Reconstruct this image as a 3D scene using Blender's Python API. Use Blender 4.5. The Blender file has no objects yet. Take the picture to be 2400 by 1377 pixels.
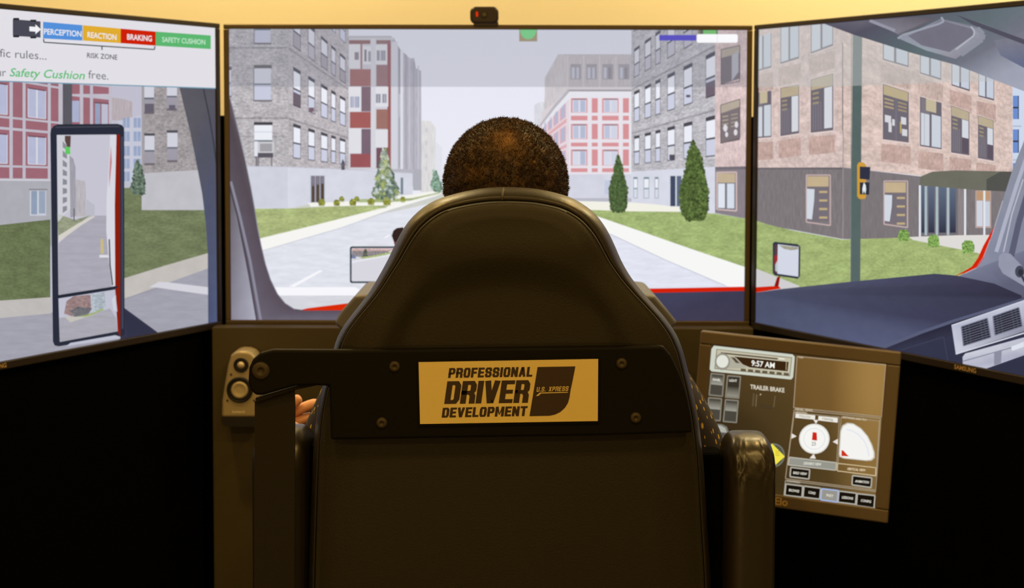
import bpy, bmesh, math, random
from math import sin, cos, tan, pi, radians
from mathutils import Vector as V, Matrix
from mathutils.geometry import tessellate_polygon
from mathutils import noise as mnoise

sc = bpy.context.scene
C = sc.collection
rnd = random.Random(7)

# ------------------------------------------------------------------ camera
EYE = 1.35                    # height of the camera above the floor
F_PX, CX, CY = 3000.0, 1200.0, 422.76
PITCH, ROLL = 0.04613, 0.00244
fw = V((0, cos(PITCH), -sin(PITCH)))
u0 = V((0, sin(PITCH), cos(PITCH)))
r0 = V((1, 0, 0))
RT = r0 * cos(ROLL) + u0 * sin(ROLL)
UP = -r0 * sin(ROLL) + u0 * cos(ROLL)
cam_d = bpy.data.cameras.new('camera')
cam = bpy.data.objects.new('camera', cam_d)
C.objects.link(cam)
m = Matrix((RT, UP, -fw)).transposed().to_4x4()
m.translation = V((0, 0, EYE))
cam.matrix_world = m
cam_d.sensor_fit = 'HORIZONTAL'
cam_d.sensor_width = 36.0
cam_d.lens = F_PX / 2400 * 36
cam_d.shift_y = (CY - 688.5) / 2400
cam_d.clip_start = 0.05
cam_d.dof.use_dof = True
cam_d.dof.focus_distance = 1.66
cam_d.dof.aperture_fstop = 8.0
sc.camera = cam

# ------------------------------------------------------------------ world, exposure
w = bpy.data.worlds.new('world')
sc.world = w
w.use_nodes = True
w.node_tree.nodes['Background'].inputs[0].default_value = (1.0, .68, .3, 1)
w.node_tree.nodes['Background'].inputs[1].default_value = 0.01
sc.view_settings.view_transform = 'Standard'
sc.view_settings.look = 'None'
sc.view_settings.exposure = 0.0
sc.view_settings.gamma = 1.0
sc.view_settings.use_curve_mapping = False

LAMP_COL = (1.0, 0.63, 0.19)
WASH_COL = (1.0, 0.79, 0.40)
# ceiling lamps: x, y, watts, colour, where
LAMPS = [(-0.72, 3.18, 15.5, WASH_COL, 'left above the centre screen'), (0.85, 3.18, 13, WASH_COL, 'right above the centre screen'),
         (-1.75, 3.15, 11.5, (1.0, .70, .27), 'above the left screen'), (1.6, 3.15, 25, WASH_COL, 'above the right screen'),
         (-0.5, 0.35, 10, LAMP_COL, 'left behind the seat'), (0.75, 0.2, 13, LAMP_COL, 'right behind the seat'),
         (-1.1, -1.4, 20, LAMP_COL, 'far left at the back of the room'), (1.1, -1.4, 20, LAMP_COL, 'far right at the back of the room'),
         (0.95, 2.2, 16, LAMP_COL, 'right over the driver'), (-.95, 2.2, 15, LAMP_COL, 'left over the driver')]
CEIL = 2.75


# ------------------------------------------------------------------ helpers
def ray(px, py):
    return RT * ((px - CX) / F_PX) + UP * (-(py - CY) / F_PX) + fw


def atY(px, py, Y):
    d = ray(px, py)
    return V((0, 0, EYE)) + d * (Y / d.y)


def hit(px, py, p0, n):
    d = ray(px, py)
    o = V((0, 0, EYE))
    return o + d * ((p0 - o).dot(n) / d.dot(n))


def lin(c):
    out = []
    for x in c[:3]:
        x = x / 255.0
        out.append(x / 12.92 if x <= .04045 else ((x + .055) / 1.055) ** 2.4)
    return tuple(out)


def link(name, me, mat=None, parent=None, loc=None, smooth=False):
    o = bpy.data.objects.new(name, me)
    C.objects.link(o)
    if mat is not None:
        if isinstance(mat, (list, tuple)):
            for q in mat:
                me.materials.append(q)
        else:
            me.materials.append(mat)
    if loc is not None:
        o.location = loc
    if parent is not None:
        o.parent = parent
    if smooth:
        for p in me.polygons:
            p.use_smooth = True
    return o


def bmobj(name, bm, mat, parent=None, smooth=False, loc=None):
    bmesh.ops.recalc_face_normals(bm, faces=bm.faces)
    me = bpy.data.meshes.new(name)
    bm.to_mesh(me)
    bm.free()
    return link(name, me, mat, parent, loc, smooth)


def tag(o, label, cat=None, group=None):
    o['label'] = label
    if cat:
        o['category'] = cat
    if group:
        o['group'] = group
    return o


def empty(name, label, cat, loc=(0, 0, 0), group=None):
    o = bpy.data.objects.new(name, None)
    C.objects.link(o)
    o.location = loc
    o.empty_display_size = .05
    return tag(o, label, cat, group)


def adopt(child, root):
    """parent keeping world coordinates (root only has a location)"""
    child.parent = root
    child.matrix_parent_inverse = Matrix.Translation(-V(root.location))
    return child


def box(bm, lo, hi, bevel=0.0, mtx=None, seg=2):
    r = bmesh.ops.create_cube(bm, size=1)
    vs = r['verts']
    for v in vs:
        v.co = V([(lo[i] + hi[i]) / 2 + v.co[i] * (hi[i] - lo[i]) for i in range(3)])
    if mtx is not None:
        bmesh.ops.transform(bm, matrix=mtx, verts=vs)
    if bevel > 0:
        es = list({e for v in vs for e in v.link_edges})
        bmesh.ops.bevel(bm, geom=es, offset=bevel, segments=seg, affect='EDGES', profile=.5)


def prism(bm, pts, n, depth):
    """extrude planar polygon pts (world) along n by depth"""
    a = [bm.verts.new(p) for p in pts]
    b = [bm.verts.new(V(p) + n * depth) for p in pts]
    fs = [bm.faces.new(a), bm.faces.new(b[::-1])]
    k = len(a)
    for i in range(k):
        fs.append(bm.faces.new((a[i], b[i], b[(i + 1) % k], a[(i + 1) % k])))
    return fs


def cyl(bm, p0, p1, r0_, r1_=None, seg=24, caps=True):
    r1_ = r0_ if r1_ is None else r1_
    p0, p1 = V(p0), V(p1)
    d = p1 - p0
    q = d.to_track_quat('Z', 'Y').to_matrix().to_4x4()
    mt = Matrix.Translation((p0 + p1) / 2) @ q
    bmesh.ops.create_cone(bm, cap_ends=caps, segments=seg, radius1=r0_, radius2=r1_, depth=d.length, matrix=mt)


def tube(bm, pts, r, seg=12, closed=False):
    rings = []
    n = len(pts)
    pts = [V(p) for p in pts]
    prev = None
    for i, p in enumerate(pts):
        a = pts[(i - 1) % n] if (closed or i > 0) else p
        b = pts[(i + 1) % n] if (closed or i < n - 1) else p
        t = (b - a).normalized()
        if prev is None:
            x = t.orthogonal().normalized()
        else:
            x = (prev - t * prev.dot(t)).normalized()
        prev = x
        y = t.cross(x)
        rr = r[i] if isinstance(r, (list, tuple)) else r
        rings.append([bm.verts.new(p + x * cos(2 * pi * k / seg) * rr + y * sin(2 * pi * k / seg) * rr) for k in range(seg)])
    for i in range(n if closed else n - 1):
        A, B = rings[i], rings[(i + 1) % n]
        for k in range(seg):
            bm.faces.new((A[k], A[(k + 1) % seg], B[(k + 1) % seg], B[k]))
    if not closed:
        bm.faces.new(rings[0][::-1])
        bm.faces.new(rings[-1])


def rr_pts(cx, cy, hx, hy, r, seg=5):
    out = []
    for (sx, sy, a0) in ((1, 1, 0), (-1, 1, 90), (-1, -1, 180), (1, -1, 270)):
        for k in range(seg + 1):
            a = radians(a0 + 90 * k / seg)
            out.append((cx + sx * (hx - r) + r * cos(a), cy + sy * (hy - r) + r * sin(a)))
    return out


# ------------------------------------------------------------------ materials
def mat(name, col, rough=.5, metal=0.0, bump=0.0, bscale=200.0, var=0.0, vscale=6.0, spec=.5, coat=0.0):
    m = bpy.data.materials.new(name)
    m.use_nodes = True
    nt = m.node_tree
    b = nt.nodes['Principled BSDF']
    b.inputs['Base Color'].default_value = (*col, 1)
    b.inputs['Roughness'].default_value = rough
    b.inputs['Metallic'].default_value = metal
    b.inputs['Specular IOR Level'].default_value = spec
    b.inputs['Coat Weight'].default_value = coat
    tc = nt.nodes.new('ShaderNodeTexCoord')
    if var > 0:
        n = nt.nodes.new('ShaderNodeTexNoise')
        n.inputs['Scale'].default_value = vscale
        n.inputs['Detail'].default_value = 5
        nt.links.new(tc.outputs['Object'], n.inputs['Vector'])
        mx = nt.nodes.new('ShaderNodeMix')
        mx.data_type = 'RGBA'
        mx.inputs[6].default_value = (*[c * (1 - var) for c in col], 1)
        mx.inputs[7].default_value = (*[min(1, c * (1 + var)) for c in col], 1)
        nt.links.new(n.outputs['Fac'], mx.inputs[0])
        nt.links.new(mx.outputs[2], b.inputs['Base Color'])
    if bump > 0:
        n2 = nt.nodes.new('ShaderNodeTexNoise')
        n2.inputs['Scale'].default_value = bscale
        n2.inputs['Detail'].default_value = 6
        nt.links.new(tc.outputs['Object'], n2.inputs['Vector'])
        bp = nt.nodes.new('ShaderNodeBump')
        bp.inputs['Strength'].default_value = bump
        bp.inputs['Distance'].default_value = .002
        nt.links.new(n2.outputs['Fac'], bp.inputs['Height'])
        nt.links.new(bp.outputs['Normal'], b.inputs['Normal'])
    return m


M = {}
M['wall'] = mat('painted_wall', (.88, .82, .66), .8, bump=.15, bscale=90, var=.03, vscale=2)
M['wall_dark'] = mat('side_wall_paint', (.30, .27, .22), .8, bump=.1, bscale=90)
M['floor'] = mat('dark_carpet', (.05, .045, .04), .95, bump=.5, bscale=400, var=.3, vscale=60)
M['ceiling'] = mat('ceiling_tile', (.6, .58, .52), .9, bump=.3, bscale=120)
M['bezel'] = mat('dark_glossy_plastic', (.075, .050, .022), .34, bump=.03, bscale=300, spec=.6)
M['bezel_side'] = mat('matte_black_plastic', (.010, .009, .008), .45, bump=.05, bscale=300, spec=.4)
M['black'] = mat('matte_black_board', (.001, .001, .001), .95, bump=.1, bscale=150, spec=.03)
M['console'] = mat('dark_brown_laminate', (.065, .050, .020), .6, bump=.1, bscale=200, var=.15, vscale=3, spec=.3)
M['hood'] = mat('grey_dash_plastic', (.13, .13, .14), .5, bump=.2, bscale=350)
M['leather'] = mat('black_seat_leather', (.020, .0155, .009), .38, bump=.12, bscale=260, var=.15, vscale=9, spec=.5)
M['panel'] = mat('seat_back_vinyl', (.0185, .0145, .006), .60, bump=.25, bscale=420, var=.12, vscale=5, spec=.35)
M['bar'] = mat('black_steel_plate', (.0040, .003, .0015), .66, bump=.08, bscale=200, spec=.15)
M['bolt'] = mat('blackened_bolt', (.055, .040, .020), .6, .2, spec=.35)
M['webbing'] = mat('black_belt_webbing', (.018, .014, .008), .75, bump=.4, bscale=900, spec=.25)
M['plate'] = mat('yellowed_white_plate', (.82, .62, .20), .42, var=.03, vscale=8)
M['ink'] = mat('dark_ink', (.035, .016, .005), .5, var=.05)
M['speaker'] = mat('champagne_speaker_plastic', (.40, .32, .18), .35, .15, var=.05, spec=.5)
M['cone'] = mat('speaker_cone', (.52, .42, .24), .45, .2)
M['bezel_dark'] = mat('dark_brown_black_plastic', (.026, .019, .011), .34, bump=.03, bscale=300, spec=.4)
M['print'] = mat('pale_print', (.95, .85, .6), .5)
M['arm_leather'] = mat('shiny_armrest_leather', (.024, .018, .010), .33, bump=.12, bscale=90, var=.15, vscale=9, spec=.6)
M['chrome'] = mat('bright_chrome', (.8, .7, .5), .15, 1.0)
M['touchframe'] = mat('brown_grey_plastic', (.13, .095, .055), .45, bump=.08, bscale=300, spec=.5)
M['gold'] = mat('gold_print', (.65, .42, .14), .4, .3)
M['skin'] = mat('brown_skin', (.66, .33, .19), .5, bump=.1, bscale=300, var=.08, vscale=40)
M['eye'] = mat('eye_white', (.7, .68, .62), .2)
M['iris'] = mat('dark_iris', (.03, .015, .01), .2)
M['trouser'] = mat('dark_trouser_cloth', (.02, .02, .025), .85, bump=.3, bscale=500)
M['shoe'] = mat('black_shoe_leather', (.01, .01, .01), .4)
M['webcam'] = mat('webcam_plastic', (.022, .014, .012), .35, spec=.5)


def emis(name, col, s=1.0):
    m = bpy.data.materials.new(name)
    m.use_nodes = True
    nt = m.node_tree
    nt.nodes.clear()
    o = nt.nodes.new('ShaderNodeOutputMaterial')
    e = nt.nodes.new('ShaderNodeEmission')
    e.inputs[0].default_value = (*col, 1)
    e.inputs[1].default_value = s
    nt.links.new(e.outputs[0], o.inputs[0])
    return m


M['lamp'] = emis('lamp_diffuser', LAMP_COL, 12)
M['redmark'] = emis('glowing_red_logo', (.7, .03, .005), 1.0)


def pic_mat(kind):
    """backlit picture: colour from the mesh, grain of the drawn surface from noise"""
    m = bpy.data.materials.new('screen_' + kind)
    m.use_nodes = True
    nt = m.node_tree
    nt.nodes.clear()
    N = nt.nodes.new
    o = N('ShaderNodeOutputMaterial')
    e = N('ShaderNodeEmission')
    a = N('ShaderNodeAttribute')
    a.attribute_name = 'Col'
    uv = N('ShaderNodeUVMap')
    uv.uv_map = 'UVMap'
    col = a.outputs['Color']

    def fac(scale, detail, sx, sy, lo, hi, rough=.6):
        mp = N('ShaderNodeMapping')
        mp.inputs['Scale'].default_value = (sx, sy, 1)
        nt.links.new(uv.outputs[0], mp.inputs[0])
        n = N('ShaderNodeTexNoise')
        n.inputs['Scale'].default_value = scale
        n.inputs['Detail'].default_value = detail
        n.inputs['Roughness'].default_value = rough
        nt.links.new(mp.outputs[0], n.inputs['Vector'])
        r = N('ShaderNodeMapRange')
        r.inputs[1].default_value = .3
        r.inputs[2].default_value = .7
        r.inputs[3].default_value = lo
        r.inputs[4].default_value = hi
        nt.links.new(n.outputs['Fac'], r.inputs[0])
        return r.outputs[0]

    def mul(c, f):
        v = N('ShaderNodeVectorMath')
        v.operation = 'SCALE'
        nt.links.new(c, v.inputs[0])
        nt.links.new(f, v.inputs[3])
        return v.outputs[0]
    if kind == 'brick':
        col = mul(col, fac(4.5, 6, 1, 1.7, .40, 1.50, .85))
        col = mul(col, fac(1.3, 3, 1, 1, .84, 1.16))
    elif kind == 'pinkbrick':
        col = mul(col, fac(5, 5, 1.8, .6, .72, 1.26, .78))
        col = mul(col, fac(1.4, 3, 1, 1, .84, 1.14))
    elif kind == 'siding':
        col = mul(col, fac(6, 3, 4.0, .2, .84, 1.16))
    elif kind == 'grass':
        col = mul(col, fac(4, 6, 1, 2.4, .70, 1.28, .75))
        col = mul(col, fac(.9, 3, 1, 2.2, .82, 1.16))
    elif kind == 'leaf':
        col = mul(col, fac(9, 4, 1.3, 1, .40, 1.65, .75))
    elif kind == 'road':
        col = mul(col, fac(1.6, 3, .5, 2.5, .93, 1.07))
    elif kind == 'plain':
        col = mul(col, fac(1.2, 2, 1, 1, .96, 1.04))
    nt.links.new(col, e.inputs[0])
    e.inputs[1].default_value = 1.0
    if kind in ('veil', 'lightveil'):
        t = N('ShaderNodeBsdfTransparent')
        mx = N('ShaderNodeMixShader')
        mx.inputs[0].default_value = .33 if kind == 'veil' else .42
        nt.links.new(t.outputs[0], mx.inputs[1])
        nt.links.new(e.outputs[0], mx.inputs[2])
        nt.links.new(mx.outputs[0], o.inputs[0])
    elif kind == 'glass':          # touch screen: backlit picture under a glossy front
        g = N('ShaderNodeBsdfGlossy')
        g.inputs['Roughness'].default_value = .36
        g.inputs['Color'].default_value = (.42, .42, .42, 1)
        ad = N('ShaderNodeAddShader')
        nt.links.new(g.outputs[0], ad.inputs[0])
        nt.links.new(e.outputs[0], ad.inputs[1])
        nt.links.new(ad.outputs[0], o.inputs[0])
    else:
        nt.links.new(e.outputs[0], o.inputs[0])
    return m


KINDS = ['flat', 'plain', 'brick', 'pinkbrick', 'siding', 'grass', 'leaf', 'road', 'veil', 'lightveil', 'glass']
PM = {k: pic_mat(k) for k in KINDS}


# ------------------------------------------------------------------ lettering
def text_mesh(s, bold=0.0, shear=0.0):
    cu = bpy.data.curves.new('lettering', 'FONT')
    cu.body = s
    cu.size = 1
    cu.offset = bold
    cu.shear = shear
    cu.resolution_u = 3
    o = bpy.data.objects.new('lettering', cu)
    C.objects.link(o)
    dg = bpy.context.evaluated_depsgraph_get()
    me = bpy.data.meshes.new_from_object(o.evaluated_get(dg))
    me.calc_loop_triangles()
    vs = [v.co.copy() for v in me.vertices]
    ts = [tuple(t.vertices) for t in me.loop_triangles]
    bpy.data.objects.remove(o)
    bpy.data.curves.remove(cu)
    bpy.data.meshes.remove(me)
    x0 = min(v.x for v in vs)
    x1 = max(v.x for v in vs)
    return [((v.x - x0) / (x1 - x0), v.y / .69) for v in vs], ts   # x 0..1, cap height = 1


# heavy squared capitals of the name plate: stroke paths in a 1 x 1 cell
def _o(x0, x1, y0, y1, c):
    return [(x0 + c, y0), (x1 - c, y0), (x1, y0 + c), (x1, y1 - c), (x1 - c, y1), (x0 + c, y1), (x0, y1 - c), (x0, y0 + c), (x0 + c, y0)]


BLOCK = {'O': (1, [_o(0, 1, 0, 1, .16)]), 'D': (1, [[(0, 0), (.8, 0), (1, .14), (1, .86), (.8, 1), (0, 1), (0, 0)]]),
         'P': (1, [[(0, 0), (0, 1), (.82, 1), (1, .88), (1, .56), (.82, .44), (0, .44)]]),
         'R': (1, [[(0, 0), (0, 1), (.82, 1), (1, .88), (1, .60), (.82, .48), (0, .48)], [(.55, .48), (.85, .42), (1, .30), (1, 0)]]),
         'F': (.85, [[(0, 0), (0, 1), (1, 1)], [(0, .5), (.85, .5)]]), 'E': (.88, [[(1, 0), (0, 0), (0, 1), (1, 1)], [(0, .5), (.88, .5)]]),
         'S': (1, [[(0, .22), (0, .12), (.16, 0), (.84, 0), (1, .12), (1, .38), (.84, .5), (.16, .52), (0, .64), (0, .88), (.16, 1), (.84, 1), (1, .88), (1, .78)]]),
         'I': (0, [[(0, 0), (0, 1)]]), 'N': (1.05, [[(0, 0), (0, 1)], [(0, .98), (1, .02)], [(1, 0), (1, 1)]]),
         'A': (1.1, [[(0, 0), (.42, 1), (.58, 1), (1, 0)], [(.2, .26), (.8, .26)]]), 'L': (.8, [[(0, 1), (0, 0), (1, 0)]]),
         'V': (1.1, [[(0, 1), (.42, 0), (.58, 0), (1, 1)]]), 'M': (1.45, [[(0, 0), (0, 1)], [(.03, 1), (.5, .15), (.97, 1)], [(1, 0), (1, 1)]]),
         'T': (1, [[(0, 1), (1, 1)], [(.5, 1), (.5, 0)]]), 'U': (1, [[(0, 1), (0, .14), (.16, 0), (.84, 0), (1, .14), (1, 1)]]),
         'X': (1, [[(0, 0), (1, 1)], [(0, 1), (1, 0)]]), '.': (0, [[(0, 0), (0, .06)]]), ' ': (.5, [])}


def block_text(s, th, tv_, gap, cw):
    """th, tv_: stroke widths across and along as parts of the cap height; cw: centreline width of a letter"""
    vs, ts = [], []
    x = 0
    for ch in s:
        wd, paths = BLOCK[ch]
        w_ = wd * cw
        for pk, p in enumerate(paths):
            q = [(x + th / 2 + a * w_, tv_ / 2 + c_ * (1 - tv_)) for a, c_ in p]
            closed = q[0] == q[-1] and len(q) > 2
            n = len(q)
            off = []
            for i in range(n):
                a = q[i - 1] if i > 0 else (q[-2] if closed else None)
                c_ = q[i + 1] if i < n - 1 else (q[1] if closed else None)
                ns = []
                for (m, k) in ((a, q[i]), (q[i], c_)):
                    if m is None or k is None:
                        continue
                    dx, dy = (k[0] - m[0]) / th, (k[1] - m[1]) / tv_
                    L = math.hypot(dx, dy)
                    ns.append((-dy / L, dx / L))
                nx, ny = sum(v[0] for v in ns) / len(ns), sum(v[1] for v in ns) / len(ns)
                l2 = max(.35, nx * nx + ny * ny)
                off.append((nx / l2 * th / 2, ny / l2 * tv_ / 2))
            if not closed:      # square ends
                for i, j in ((0, 1), (n - 1, n - 2)):
                    dx, dy = (q[i][0] - q[j][0]) / th, (q[i][1] - q[j][1]) / tv_
                    L = math.hypot(dx, dy)
                    q[i] = (q[i][0] + (dx / L * th / 2 if abs(dy) < .01 and ch != 'A' else 0), q[i][1] + dy / L * tv_ / 2)
            b = len(vs)
            for i in range(n):
                vs.append((q[i][0] + off[i][0], q[i][1] + off[i][1], pk))
                vs.append((q[i][0] - off[i][0], q[i][1] - off[i][1], pk))
            for i in range(n - 1):
                k = b + 2 * i
                ts.append((k, k + 1, k + 3))
                ts.append((k, k + 3, k + 2))
        x += w_ + th + gap
    tot = x - gap
    return [(a / tot, c_, k) for a, c_, k in vs], ts


# ------------------------------------------------------------------ pictures on the screens
class Pic:
    def __init__(s, p0, n, clip):
        s.p0, s.n, s.clip = V(p0), V(n), clip
        s.v, s.f, s.m, s.c, s.u = [], [], [], [], []
        cxm = sum(p[0] for p in clip) / len(clip)
        cym = sum(p[1] for p in clip) / len(clip)
        s.pl = []
        k = len(clip)
        for i in range(k):
            (ax, ay), (bx, by) = clip[i], clip[(i + 1) % k]
            nx, ny = -(by - ay), (bx - ax)
            if nx * (cxm - ax) + ny * (cym - ay) < 0:
                nx, ny = -nx, -ny
            s.pl.append((nx, ny, -(nx * ax + ny * ay)))

    def tri(s, t, L, kind):
        poly = t
        for (a, b, c) in s.pl:
            out = []
            k = len(poly)
            if k == 0:
                return
            ds = [a * p[0] + b * p[1] + c for p in poly]
            if min(ds) >= 0:
                continue
            for i in range(k):
                p, q = poly[i], poly[(i + 1) % k]
                dp, dq = ds[i], ds[(i + 1) % k]
                if dp >= 0:
                    out.append(p)
                if (dp >= 0) != (dq >= 0):
                    w_ = dp / (dp - dq)
                    out.append(tuple(x + (y - x) * w_ for x, y in zip(p, q)))
            poly = out
        if len(poly) < 3:
            return
        base = len(s.v)
        off = s.n * (.0001 * L)
        for p in poly:
            s.v.append(hit(p[0], p[1], s.p0 + off, s.n))
        s.f.append(tuple(range(base, base + len(poly))))
        s.m.append(KINDS.index(kind))
        for p in poly:
            s.u.append((p[2], p[3]))
            s.c.append((p[4], p[5], p[6], 1))

    def poly(s, pts, col, L, kind='flat', cols=None):
        """pts in photo pixels; col sRGB 0-255 or cols per point"""
        vs = []
        for i, p in enumerate(pts):
            c = lin(cols[i] if cols else col)
            uv = (p[2], p[3]) if len(p) > 3 else (p[0] / 40, p[1] / 40)
            vs.append((p[0], p[1], uv[0], uv[1], *c))
        if len(vs) == 3:
            s.tri(vs, L, kind)
            return
        tr = tessellate_polygon([[V((p[0], p[1], 0)) for p in pts]])
        for t in tr:
            s.tri([vs[i] for i in t], L, kind)

    def rect(s, x0, y0, x1, y1, col, L, kind='flat'):
        s.poly([(x0, y0), (x1, y0), (x1, y1), (x0, y1)], col, L, kind)

    def grad(s, x0, y0, x1, y1, ct, cb, L, kind='flat'):
        s.poly([(x0, y0), (x1, y0), (x1, y1), (x0, y1)], None, L, kind, [ct, ct, cb, cb])

    def line(s, pts, w_, col, L, kind='flat'):
        for i in range(len(pts) - 1):
            (ax, ay), (bx, by) = pts[i], pts[i + 1]
            d = math.hypot(bx - ax, by - ay)
            nx, ny = -(by - ay) / d * w_ / 2, (bx - ax) / d * w_ / 2
            s.poly([(ax + nx, ay + ny), (bx + nx, by + ny), (bx - nx, by - ny), (ax - nx, ay - ny)], col, L, kind)

    def frame(s, q, w_, col, L, kind='flat'):
        k = len(q)
        for i in range(k):
            s.line([q[i], q[(i + 1) % k]], w_, col, L, kind)

    def disc(s, cx, cy, rx, ry, col, L, kind='flat', a0=0, a1=360, n=28, rot=0):
        pts = [(cx, cy)] if a1 - a0 < 360 else []
        for k in range(n + (1 if a1 - a0 < 360 else 0)):
            a = radians(a0 + (a1 - a0) * k / n)
            x, y = rx * cos(a), ry * sin(a)
            pts.append((cx + x * cos(rot) - y * sin(rot), cy + x * sin(rot) + y * cos(rot)))
        s.poly(pts, col, L, kind)

    def text(s, st, x0, y0, x1, y1, cap, col, L, bold=0.0, lean=0.0, skew=0.0):
        """baseline from (x0,y0) to (x1,y1), cap height in px; lean = italic px per px"""
        uv, ts = text_mesh(st, bold)
        P = [(x0 + (x1 - x0) * u + v * cap * lean, y0 + (y1 - y0) * u - v * cap) for u, v in uv]
        c = lin(col)
        for t in ts:
            s.tri([(P[i][0], P[i][1], 0, 0, *c) for i in t], L, 'flat')

    # perspective walls: verticals stay vertical, the rest runs to a vanishing point
    def vq(s, x0, x1, t, b, xref, vp, col, L, kind='flat', n=1, us=1.0, vs_=1.0, col2=None):
        def Y(x, yy):
            return vp[1] - (vp[1] - yy) * (vp[0] - x) / (vp[0] - xref)

        def U(x):   # true distance along the wall
            return us * 8 * (vp[0] - xref) / (vp[0] - x)
        col2 = col2 or col
        for i in range(n):
            xa = x0 + (x1 - x0) * i / n
            xb = x0 + (x1 - x0) * (i + 1) / n
            s.poly([(xa, Y(xa, t), U(xa), 0), (xb, Y(xb, t), U(xb), 0), (xb, Y(xb, b), U(xb), (b - t) / 40 * vs_),
                    (xa, Y(xa, b), U(xa), (b - t) / 40 * vs_)], None, L, kind, [col, col, col2, col2])

    def window(s, x0, x1, t, b, xref, vp, L, hi=(236, 238, 248), lo=(206, 209, 228), dark=(78, 76, 84), split=.52, low_dark=False):
        q = lambda a, c_, d, e, col, l: s.vq(a, c_, d, e, xref, vp, col, l)
        h = b - t
        q(x0 - 1, x1 + 1, t - h * .06, b + h * .03, dark if not low_dark else dark, L)
        q(x0, x1, t + h * .05, t + h * split, hi, L + 1)
        q(x0, x1, t + h * (split + .05), b, lo, L + 1)
        if low_dark:
            q(x0, x1, t + h * (split + .12), b, (112, 100, 112), L + 2)

    def blob(s, prof, col, L, kind='leaf', jit=3.0, step=3.0, tufts=60, cols=None):
        """prof = [(y, xl, xr)...] jagged foliage outline"""
        def at(y):
            for i in range(len(prof) - 1):
                a, b = prof[i], prof[i + 1]
                if a[0] <= y <= b[0]:
                    k = (y - a[0]) / max(1e-6, b[0] - a[0])
                    return a[1] + (b[1] - a[1]) * k, a[2] + (b[2] - a[2]) * k
            return prof[-1][1], prof[-1][2]
        y = prof[0][0]
        ys = []
        while y <= prof[-1][0]:
            ys.append(y)
            y += step
        Lf = [(at(y)[0] + rnd.uniform(-jit, jit) * .6, y) for y in ys]
        Rt = [(at(y)[1] + rnd.uniform(-jit, jit) * .6, y) for y in ys]
        for i in range(len(ys) - 1):
            s.poly([Lf[i], Rt[i], Rt[i + 1], Lf[i + 1]], col, L, kind)
        cols = cols or [tuple(c * .72 for c in col), tuple(min(255, c * 1.25) for c in col)]
        for i in range(tufts):
            y = rnd.uniform(prof[0][0], prof[-1][0])
            a, b = at(y)
            x = rnd.uniform(a, b)
            r = rnd.uniform(1.2, 3.2) * jit / 3
            s.poly([(x - r, y + r * .5), (x + rnd.uniform(-r, r), y - r * 1.4), (x + r, y + r * .7)],
                   rnd.choice(cols), L + 1, kind)

    def build(s, name, parent):
        me = bpy.data.meshes.new(name)
        me.from_pydata([tuple(v) for v in s.v], [], s.f)
        for k in KINDS:
            me.materials.append(PM[k])
        me.polygons.foreach_set('material_index', s.m)
        ul = me.uv_layers.new(name='UVMap')
        ul.data.foreach_set('uv', [x for t in s.u for x in t])
        ca = me.color_attributes.new('Col', 'FLOAT_COLOR', 'CORNER')
        ca.data.foreach_set('color', [x for t in s.c for x in t])
        me.update()
        o = bpy.data.objects.new(name, me)
        C.objects.link(o)
        return adopt(o, parent)


# ================================================================== ROOM
def struct(name, lo, hi, m_):
    bm = bmesh.new()
    box(bm, lo, hi)
    o = bmobj(name, bm, m_)
    o['kind'] = 'structure'
    return o


struct('floor', (-2.9, -2.7, -.05), (2.9, 3.7, 0), M['floor'])
struct('ceiling', (-2.9, -2.7, CEIL), (2.9, 3.7, CEIL + .05), M['ceiling'])
struct('wall_back', (-2.9, 3.6, 0), (2.9, 3.7, CEIL), M['wall'])
struct('wall_front', (-2.9, -2.7, 0), (2.9, -2.6, CEIL), M['wall_dark'])
struct('wall_left', (-2.9, -2.6, 0), (-2.8, 3.6, CEIL), M['wall_dark'])
struct('wall_right', (2.8, -2.6, 0), (2.9, 3.6, CEIL), M['wall_dark'])

for (x, y, wt, lc, nm) in LAMPS:
    e = empty('ceiling_light', 'round recessed warm ceiling light ' + nm, 'ceiling light', (x, y, CEIL), 'recessed ceiling lights')
    bm = bmesh.new()
    cyl(bm, (0, 0, -.004), (0, 0, .0), .09, seg=32)
    bmobj('trim_ring', bm, M['hood'], e)
    bm = bmesh.new()
    cyl(bm, (0, 0, -.010), (0, 0, -.004), .07, seg=32)
    bmobj('diffuser', bm, M['lamp'], e)
    ld = bpy.data.lights.new('downlight', 'AREA')
    ld.shape = 'DISK'
    ld.size = .14
    ld.energy = wt
    ld.color = lc
    lo_ = bpy.data.objects.new('downlight', ld)
    C.objects.link(lo_)
    lo_.parent = e
    lo_.location = (0, 0, -.014)

# unseen table and lamp added to put a warm glow in the touch screen
tb = empty('added_side_table', 'added unseen side table under the glow lamp at the back of the room', 'table', (-.98, -2.0, 0))
bm = bmesh.new()
box(bm, (-.25, -.25, .46), (.25, .25, .49), .004)
bmobj('table_top', bm, M['console'], tb)
for sx in (-1, 1):
    for sy in (-1, 1):
        bm = bmesh.new()
        cyl(bm, (sx * .21, sy * .21, 0), (sx * .21, sy * .21, .46), .015, seg=10)
        bmobj('leg', bm, M['console'], tb)
tl = empty('added_glow_lamp', 'added unseen lamp that makes the warm glow in the touch screen', 'lamp', (-.98, -2.0, .49))
bm = bmesh.new()
cyl(bm, (0, 0, 0), (0, 0, .02), .08, .07, 24)
cyl(bm, (0, 0, .02), (0, 0, .2), .012, seg=12)
bmobj('glow_lamp_base', bm, M['console'], tl)
bm = bmesh.new()
cyl(bm, (0, 0, .18), (0, 0, .42), .16, .12, 32, caps=False)
M['shade'] = emis('added_lamp_glow', (1.0, .62, .19), 36)
bmobj('glow_lamp_shade', bm, M['shade'], tl)

# ================================================================== TELEVISIONS
ZT, ZB = EYE + .2260, EYE - .4872


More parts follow.
